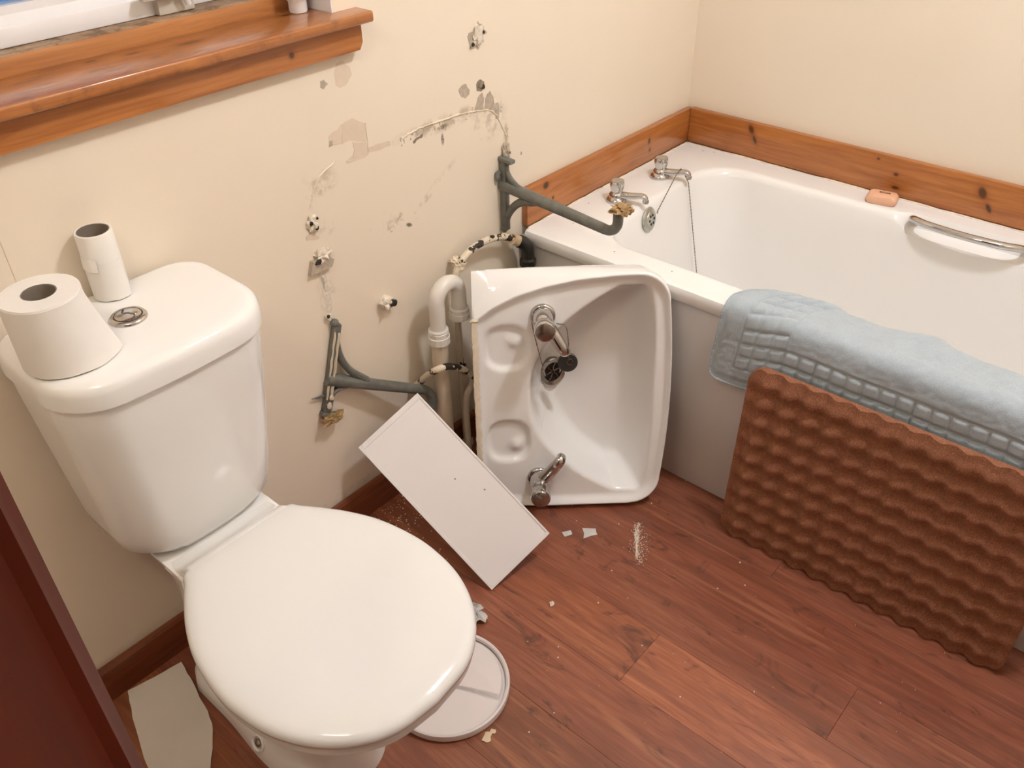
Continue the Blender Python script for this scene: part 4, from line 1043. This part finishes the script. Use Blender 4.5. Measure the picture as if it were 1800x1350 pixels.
# rusty putty clinging to the hook end
E = Vector((-0.071, -0.327, 0.677))
part('putty_crust', lump(tuple(E+Vector((0, -0.002, 0.008))), 0.0145, 5, 3, 0.7, (1.5, 1.2, 0.55), 2.4), 'crust', t, angle=25)
part('putty_crust', lump(tuple(E+Vector((0.018, -0.010, 0.0))), 0.008, 6, 3, 0.5, (1.1, 1, 0.8), 2.4), 'crust', t, angle=25)
S2 = Vector((-0.6225, -0.006, 0.414)); E2 = Vector((-0.4000, -0.0600, 0.2850))
t, top, bot, nr, a, b = bracket(S2, (0.30, -0.012, 0.954), tuple(E2-S2), (E2-S2).length-0.012, 0.124, 0.078, 1.0, 'grey iron basin bracket hanging loose on the wall left of the waste pipe')
part('putty_crust', lump(tuple(top+a*0.018-b*0.006+Vector((0, -0.010, 0))), 0.0150, 7, 3, 0.6, (1.6, 0.9, 0.6), 2.4), 'crust', t, angle=25)
for off, w_ in ((0.0045, 0.0032), (-0.0050, 0.0026)):
    part('paint_streak', tube([top+b*(0.035+0.150*i/14)+nr*0.0072+a*(0.0085+off+0.0006*math.sin(i*2.1)) for i in range(15)], lambda q, w_=w_: w_*(0.7+0.4*math.sin(q*9)**2), 6), 'iron_chip', t)
part('screw_washer', lump(tuple(top+b*0.022+a*0.010+nr*0.008), 0.0062, 3, 2, 0.3, (1, 0.6, 1.3)), 'iron_chip', t)
part('screw_washer', lump(tuple(top+b*0.042+a*0.013+nr*0.009), 0.0055, 4, 2, 0.3, (1, 0.6, 1.3)), 'iron_chip', t)
part('loose_nail', tube([top+b*0.040-a*0.002, top+b*0.036-a*0.022+Vector((0, -0.006, 0)), top+b*0.034-a*0.034+Vector((0, -0.008, 0))], [0.0035, 0.0022, 0.0012], 8), 'iron', t)
part('bolt', lump(tuple(bot+a*0.004), 0.0085, 6, 2, 0.3, (1, 1, 1)), 'iron', t)

# ================================================================== PIPES
def arc(c, r, a0, a1, y, n=14): return [Vector((c[0]+r*math.cos(a0+(a1-a0)*i/n), y, c[1]+r*math.sin(a0+(a1-a0)*i/n))) for i in range(n+1)]
trap = root('waste_trap', (-0.362, -0.070, 0.0), 'white plastic waste pipe with swan neck trap behind the upended basin', 'waste pipe')
yT = -0.070
part('swan_neck', tube([Vector((-0.362, yT, 0.415)), Vector((-0.362, yT, 0.47))]+arc((-0.3285, 0.497), 0.0335, PI, 0, yT)+[Vector((-0.295, yT, 0.47)), Vector((-0.295, yT, 0.435))], 0.0172, 24), 'pvc', trap)
def nut(c, r, h, par, z=(0, 0, 1)):
    v, f = lathe([(r*0.86, 0), (r, 0.002), (r, h*0.62), (r*0.92, h*0.66), (r*0.92, h), (r*0.78, h+0.003)], 12)
    return part('compression_nut', xf((v, f), place(c, z)), 'pvc', par, angle=20)
nut((-0.362, yT, 0.398), 0.0250, 0.030, trap); nut((-0.295, yT, 0.430), 0.0240, 0.026, trap)
part('seal_ring', xf(lathe([(0.021, 0), (0.0225, 0.003), (0.021, 0.006)], 28), Matrix.Translation((-0.362, yT, 0.4285))), 'pvc', trap)
part('down_pipe', tube([(-0.362, yT, 0.0005), (-0.362, yT, 0.2), (-0.362, yT, 0.400)], 0.0185, 24), 'pvc_old', trap)
# hot supply: up the wall, arching over to a black elbow
hot = root('supply_pipe', (-0.264, -0.028, 0.0), 'cream painted supply pipe with black flaked patches arching to the bath corner', 'pipe')
part('riser_pipe', tube([(-0.257, -0.030, 0.030), (-0.260, -0.030, 0.20), (-0.263, -0.030, 0.40), (-0.263, -0.030, 0.488)], 0.0078, 16), 'pvc_old', hot)
hp = smooth_path([(-0.263, -0.030, 0.47), (-0.2615, -0.030, 0.50), (-0.250, -0.030, 0.526), (-0.215, -0.031, 0.548), (-0.165, -0.032, 0.5535), (-0.11, -0.032, 0.543), (-0.065, -0.032, 0.520), (-0.048, -0.032, 0.508)], 8)
part('pipe', tube(hp, 0.0082, 16), 'flake', hot)
part('bare_patch', lump((-0.262, -0.034, 0.265), 0.0105, 6, 3, 0.7, (0.7, 0.7, 1.5), 2.5), 'black_fitting', hot, angle=25)
part('pipe_clip', lump((-0.247, -0.024, 0.532), 0.015, 3, 3, 0.5, (0.8, 1.3, 0.8), 2.5), 'flake', hot, angle=25)
part('pipe_socket', tube([(-0.072, -0.032, 0.5225), (-0.050, -0.034, 0.5085)], 0.0130, 20), 'crumb_cream', hot)
el = part('elbow_fitting', tube(smooth_path([(-0.050, -0.034, 0.509), (-0.042, -0.040, 0.503), (-0.036, -0.046, 0.492), (-0.0345, -0.048, 0.474), (-0.0345, -0.048, 0.450)], 5), [0.0158]*21, 18), 'black_fitting', hot); el['label'] = 'black elbow fitting'
nut2 = part('elbow_nut', xf(lathe([(0.0165, 0), (0.0200, 0.004), (0.0200, 0.020), (0.0165, 0.026)], 8), place((-0.0345, -0.048, 0.440))), 'black_fitting', hot, angle=20)
part('riser', tube([(-0.0345, -0.048, 0.001), (-0.0345, -0.048, 0.445)], 0.0078, 14), 'black_fitting', hot)
cold = root('supply_pipe', (-0.40, -0.006, 0.26), 'short cream painted supply pipe with black flaked patches looping behind the waste pipe', 'pipe')
cpth = smooth_path([(-0.4003, -0.002, 0.2617)] + [(-0.3963, -0.026, 0.2837), (-0.4003, -0.062, 0.3249), (-0.4011, -0.098, 0.3588), (-0.3726, -0.108, 0.3569), (-0.3332, -0.108, 0.3278), (-0.294, -0.1, 0.2819)], 8)
part('pipe', tube(cpth, 0.0078, 16), 'flake', cold)
part('tail_pipe', tube(smooth_path([(-0.2940, -0.1000, 0.2819), (-0.2900, -0.0920, 0.2519), (-0.302, -0.082, 0.20), (-0.302, -0.082, 0.001)], 8), 0.0078, 16), 'pvc_old', cold)
part('pipe_tip', lump((-0.256, -0.033, 0.024), 0.013, 5, 2, 0.4, (1, 1, 1.6)), 'pvc_old', hot)

# ================================================================== THINGS ON THE FLOOR
# white board propped on one corner
Bp = [Vector(p) for p in ((-0.560, -0.388, 0.0025), (-0.411, -0.425, 0.081), (-0.453, -0.087, 0.320), (-0.602, -0.050, 0.242))]
wb = root('white_board', (-0.56, -0.388, 0), 'white laminated board with thin raised edges leaning across below the brackets', 'board')
e1 = (Bp[1]-Bp[0]).normalized(); e2 = (Bp[3]-Bp[0]); e2 = (e2-e1*e2.dot(e1)).normalized(); nb = e1.cross(e2).normalized()
if nb.y > 0: nb = -nb
wd, ln = (Bp[1]-Bp[0]).length, (Bp[3]-Bp[0]).length
def bq(u0, u1, v0, v1, h0, h1, bev=0.0006):
    vv, ff = box(u0, u1, v0, v1, h0, h1, bev, 1); return [Bp[0]+e1*p.x+e2*p.y+nb*p.z for p in vv], ff
part('board_sheet', bq(0, wd, 0, ln, -0.010, 0.0), 'board_white', wb, smooth=False)
for q in ((0, 0.0075, 0, ln), (wd-0.0045, wd, 0.0076, ln), (0.0076, wd-0.0046, 0, 0.008), (0.0076, wd-0.0046, ln-0.012, ln)):
    part('edge_lip', bq(*q, -0.0005, 0.0016), 'board_white', wb, smooth=False)
for u, v_ in ((0.105, 0.225), (0.135, 0.165)):
    c = Bp[0]+e1*u+e2*v_; part('speck', xf(lump((0, 0, 0), 0.0022, int(u*100), 1, 0.4, (1, 1, 0.3)), place(c, nb)), 'plaster_dark', wb)

# torn paper by the skirting
def card_sheet():
    # outline in plan, near corner out of the frame; far edge props on the skirting
    pts = [(-1.197, -0.046), (-1.150, -0.056), (-1.097, -0.063), (-1.103, -0.10), (-1.115, -0.16), (-1.126, -0.205), (-1.150, -0.240), (-1.168, -0.262), (-1.195, -0.300), (-1.235, -0.345), (-1.275, -0.31), (-1.262, -0.24), (-1.245, -0.17), (-1.225, -0.11), (-1.207, -0.065)]
    pts = jag(pts, 0.0012, 3, 21)
    cx = sum(p[0] for p in pts)/len(pts); cy = sum(p[1] for p in pts)/len(pts)
    V = []; F = []; n = len(pts); K = 8
    def z(x, y): return 0.0015+0.030*sstep(-0.17, -0.045, y)**1.5+0.002*(noise.noise(Vector((x*12, y*12, 3)))+0.6)
    for k in range(K+1):
        for (x, y) in pts:
            t = 1-k/K*0.98; xx, yy = cx+(x-cx)*t, cy+(y-cy)*t; V.append((xx, yy, z(xx, yy)))
    for k in range(K):
        for i in range(n): j = (i+1) % n; F.append((k*n+i, k*n+j, (k+1)*n+j, (k+1)*n+i))
    F.append(tuple(K*n+i for i in range(n)))
    m = len(V); V += [(a, b_, c-0.0008) for a, b_, c in V]; F2 = [tuple(i+m for i in q[::-1]) for q in F]
    F += F2+[(i, (i+1) % n, m+(i+1) % n, m+i) for i in range(n)]
    return V, F
tag(mk('torn_card', *card_sheet(), 'card', origin=(-1.18, -0.18, 0)), 'torn piece of white card lying by the skirting left of the toilet', 'card')

# round white plastic lid beside the toilet foot
LC = Vector((-0.7865, -0.482, 0)); 
ld = root('plastic_cover', LC, 'round white plastic cover with a curved raised flap beside the toilet foot', 'cover')
lm_ = Matrix.Translation(LC)
part('rim', xf(lathe([(0.100, 0.0006), (0.112, 0.0006), (0.1165, 0.004), (0.1175, 0.012), (0.1165, 0.0185), (0.1135, 0.020), (0.1105, 0.0185), (0.109, 0.013)], 72, cap=False), lm_), 'lid_plastic', ld)
def lid_disc():
    V = []; F = []; NR_, NA = 72, 160; Rr = 0.1100
    dd = Vector((0.53, -0.85)); nn = Vector((0.85, 0.53))
    for k in range(NR_+1):
        r = Rr*k/NR_
        for i in range(NA):
            a = 2*PI*i/NA; q = Vector((r*math.cos(a), r*math.sin(a)))
            pa, pb = q.dot(dd), q.dot(nn)
            line = -0.020+0.010*math.cos(pa/0.10*1.6)
            e = min(pb-line, 0.1030-r)              # inside the raised flap
            up = sstep(-0.0004, 0.0022, e)
            base = 0.0125-0.0035*(r/Rr)**3
            h = base+up*(0.0085+0.0050*sstep(0, 0.05, e))
            V.append((q.x, q.y, h))
    for k in range(NR_):
        for i in range(NA): j = (i+1) % NA; F.append((k*NA+i, k*NA+j, (k+1)*NA+j, (k+1)*NA+i))
    return V, F
part('cover_face', xf(lid_disc(), lm_), 'lid_plastic', ld, angle=80)
# crumpled clear plastic scrap behind the lid
def scrap():
    V = []; F = []; n = 14
    for i in range(n+1):
        for j in range(n+1):
            u, v_ = i/n, j/n
            x = -0.648+0.06*(u-0.5)+0.02*noise.noise(Vector((u*3, v_*3, 1))); y = -0.405+0.05*(v_-0.5)+0.02*noise.noise(Vector((u*3, v_*3, 5)))
            z = 0.006+0.022*abs(noise.noise(Vector((u*4, v_*4, 9))))+0.012*u*v_
            V.append((x, y, z))
    m = len(V); V += [(a, b_, c-0.0006) for a, b_, c in V]; W = n+1
    for i in range(n):
        for j in range(n):
            a = i*W+j; F.append((a, a+W, a+W+1, a+1)); F.append((m+a, m+a+1, m+a+W+1, m+a+W))
    for i in range(n):
        for j in (0, n): a = i*W+j; F.append((a, a+W, m+a+W, m+a))
        for k in (0, n): a = k*W+i; F.append((a, a+1, m+a+1, m+a))
    return V, F
tag(mk('plastic_scrap', *scrap(), 'film', origin=(-0.648, -0.405, 0)), 'crumpled scrap of clear plastic film behind the round white lid', 'plastic scrap')

# crumbs of plaster and flakes
def flake_piece(name, pts, h, mat, label, cat, group=None, seed=1, amp=0.0006):
    c = (sum(p[0] for p in pts)/len(pts), sum(p[1] for p in pts)/len(pts), 0)
    vf = poly_prism(jag(pts, amp, 2, seed), h, (0, 0, 1), 0.0003, lambda p: Vector((p[0], p[1], 0)))
    return tag(mk(name, *vf, mat, smooth=False, origin=c), label, cat, group)
flake_piece('plaster_flake', [(-0.828, -0.606), (-0.812, -0.600), (-0.806, -0.605), (-0.800, -0.603), (-0.796, -0.612), (-0.803, -0.615), (-0.806, -0.611), (-0.813, -0.613), (-0.818, -0.619), (-0.826, -0.616)], 0.002, 'crumb_cream', 'cream paint flake with ragged edges on the floor by the round lid', 'paint flake')
flake_piece('plaster_flake', [(-0.290, -0.424), (-0.272, -0.448), (-0.284, -0.462), (-0.300, -0.452), (-0.314, -0.446), (-0.302, -0.438)], 0.0012, 'film', 'pale plastic flake on the floor in front of the upended basin', 'flake', seed=3)
flake_piece('plaster_flake', [(-0.330, -0.396), (-0.312, -0.408), (-0.320, -0.418), (-0.337, -0.410)], 0.0012, 'film', 'small pale flake on the floor at the corner of the white board', 'flake', seed=4)
tag(mk('plaster_crumb', *lump((0, 0, 0.0035), 0.0056, 4, 2, 0.4, (1.1, 0.9, 0.8)), 'crumb', angle=20), 'single larger plaster crumb on the bare floor below the white board', 'crumb').location = (-0.506, -0.509, 0)
# smear of plaster dust
g = G(); R = random.Random(17)
for k in range(420):
    t = R.random(); w_ = 0.003+0.007*abs(math.sin(t*3))
    x = -0.193-0.100*t+R.gauss(0, w_); y = -0.512-0.072*t+R.gauss(0, w_)
    g.add(*lump((x, y, 0.0008), R.uniform(0.0004, 0.0011), k, 1, 0.5, (1, 1, 0.4)))
for k in range(26):
    t = R.random()*0.75; x = -0.197-0.085*t; y = -0.510-0.06*t
    P = [Vector((x+R.uniform(-.008, .008)-0.03*q, y+R.uniform(-.004, .004)-0.02*q, 0.0008)) for q in (0, 0.5, 1)]
    g.add(*tube(smooth_path(P, 5), 0.0005, 5))
tag(g.build('plaster_dust', 'crumb', smooth=False), 'streak of pale plaster dust on the floor in front of the basin', 'plaster dust', kind='stuff')
g = G()
for k in range(170):
    x, y = R.uniform(-0.62, -0.44), R.uniform(-0.26, -0.03)
    if R.random() < 0.55: y = -0.03-abs(R.gauss(0, 0.06))
    g.add(*lump((x, y, 0.0008), R.uniform(0.0006, 0.0020), k, 1, 0.5, (1, 1, 0.6)))
for (x, y) in [(-0.44, -0.58), (-0.47, -0.71), (-0.60, -0.60), (-0.58, -0.585), (-0.35, -0.55), (-0.245, -0.75), (-0.20, -0.79), (-0.15, -0.75), (-0.39, -0.62), (-0.42, -0.93), (-0.52, -0.83), (-0.70, -0.67), (-0.76, -0.66), (-0.29, -1.12), (-0.28, -0.40), (-0.245, -0.36), (-0.61, -0.53), (-0.655, -0.41), (-0.62, -0.43), (-0.225, -0.48), (-0.12, -0.50), (-0.0, -0.52)]:
    g.add(*lump((x, y, 0.001), R.uniform(0.0012, 0.0022), int(x*1000), 1, 0.5, (1, 1, 0.7)))
for k in range(60):
    g.add(*lump((R.uniform(-0.9, -0.1), R.uniform(-1.2, -0.35), 0.0005), R.uniform(0.0004, 0.0009), k, 1, 0.5, (1, 1, 0.7)))
tag(g.build('floor_crumbs', 'crumb', smooth=False), 'scattered tiny plaster crumbs on the floor', 'crumbs', kind='stuff')
# dark specks of dirt on the bath rim
g = G(); R = random.Random(23)
for (x, y) in [(0.10, -0.16), (0.085, -0.09), (0.03, -0.25), (0.035, -0.40), (0.68, -0.09), (0.69, -0.12), (0.12, -0.07), (0.2, -0.05)]:
    g.add(*lump((x, y, RZ+0.0012), 0.0016, int(x*100), 1, 0.4, (1, 1, 0.5)))
tag(g.build('rim_dirt', 'plaster_dark', smooth=False), 'dark specks of dirt on the bath rim by the taps', 'dirt', kind='stuff')
bpy.context.view_layer.update()
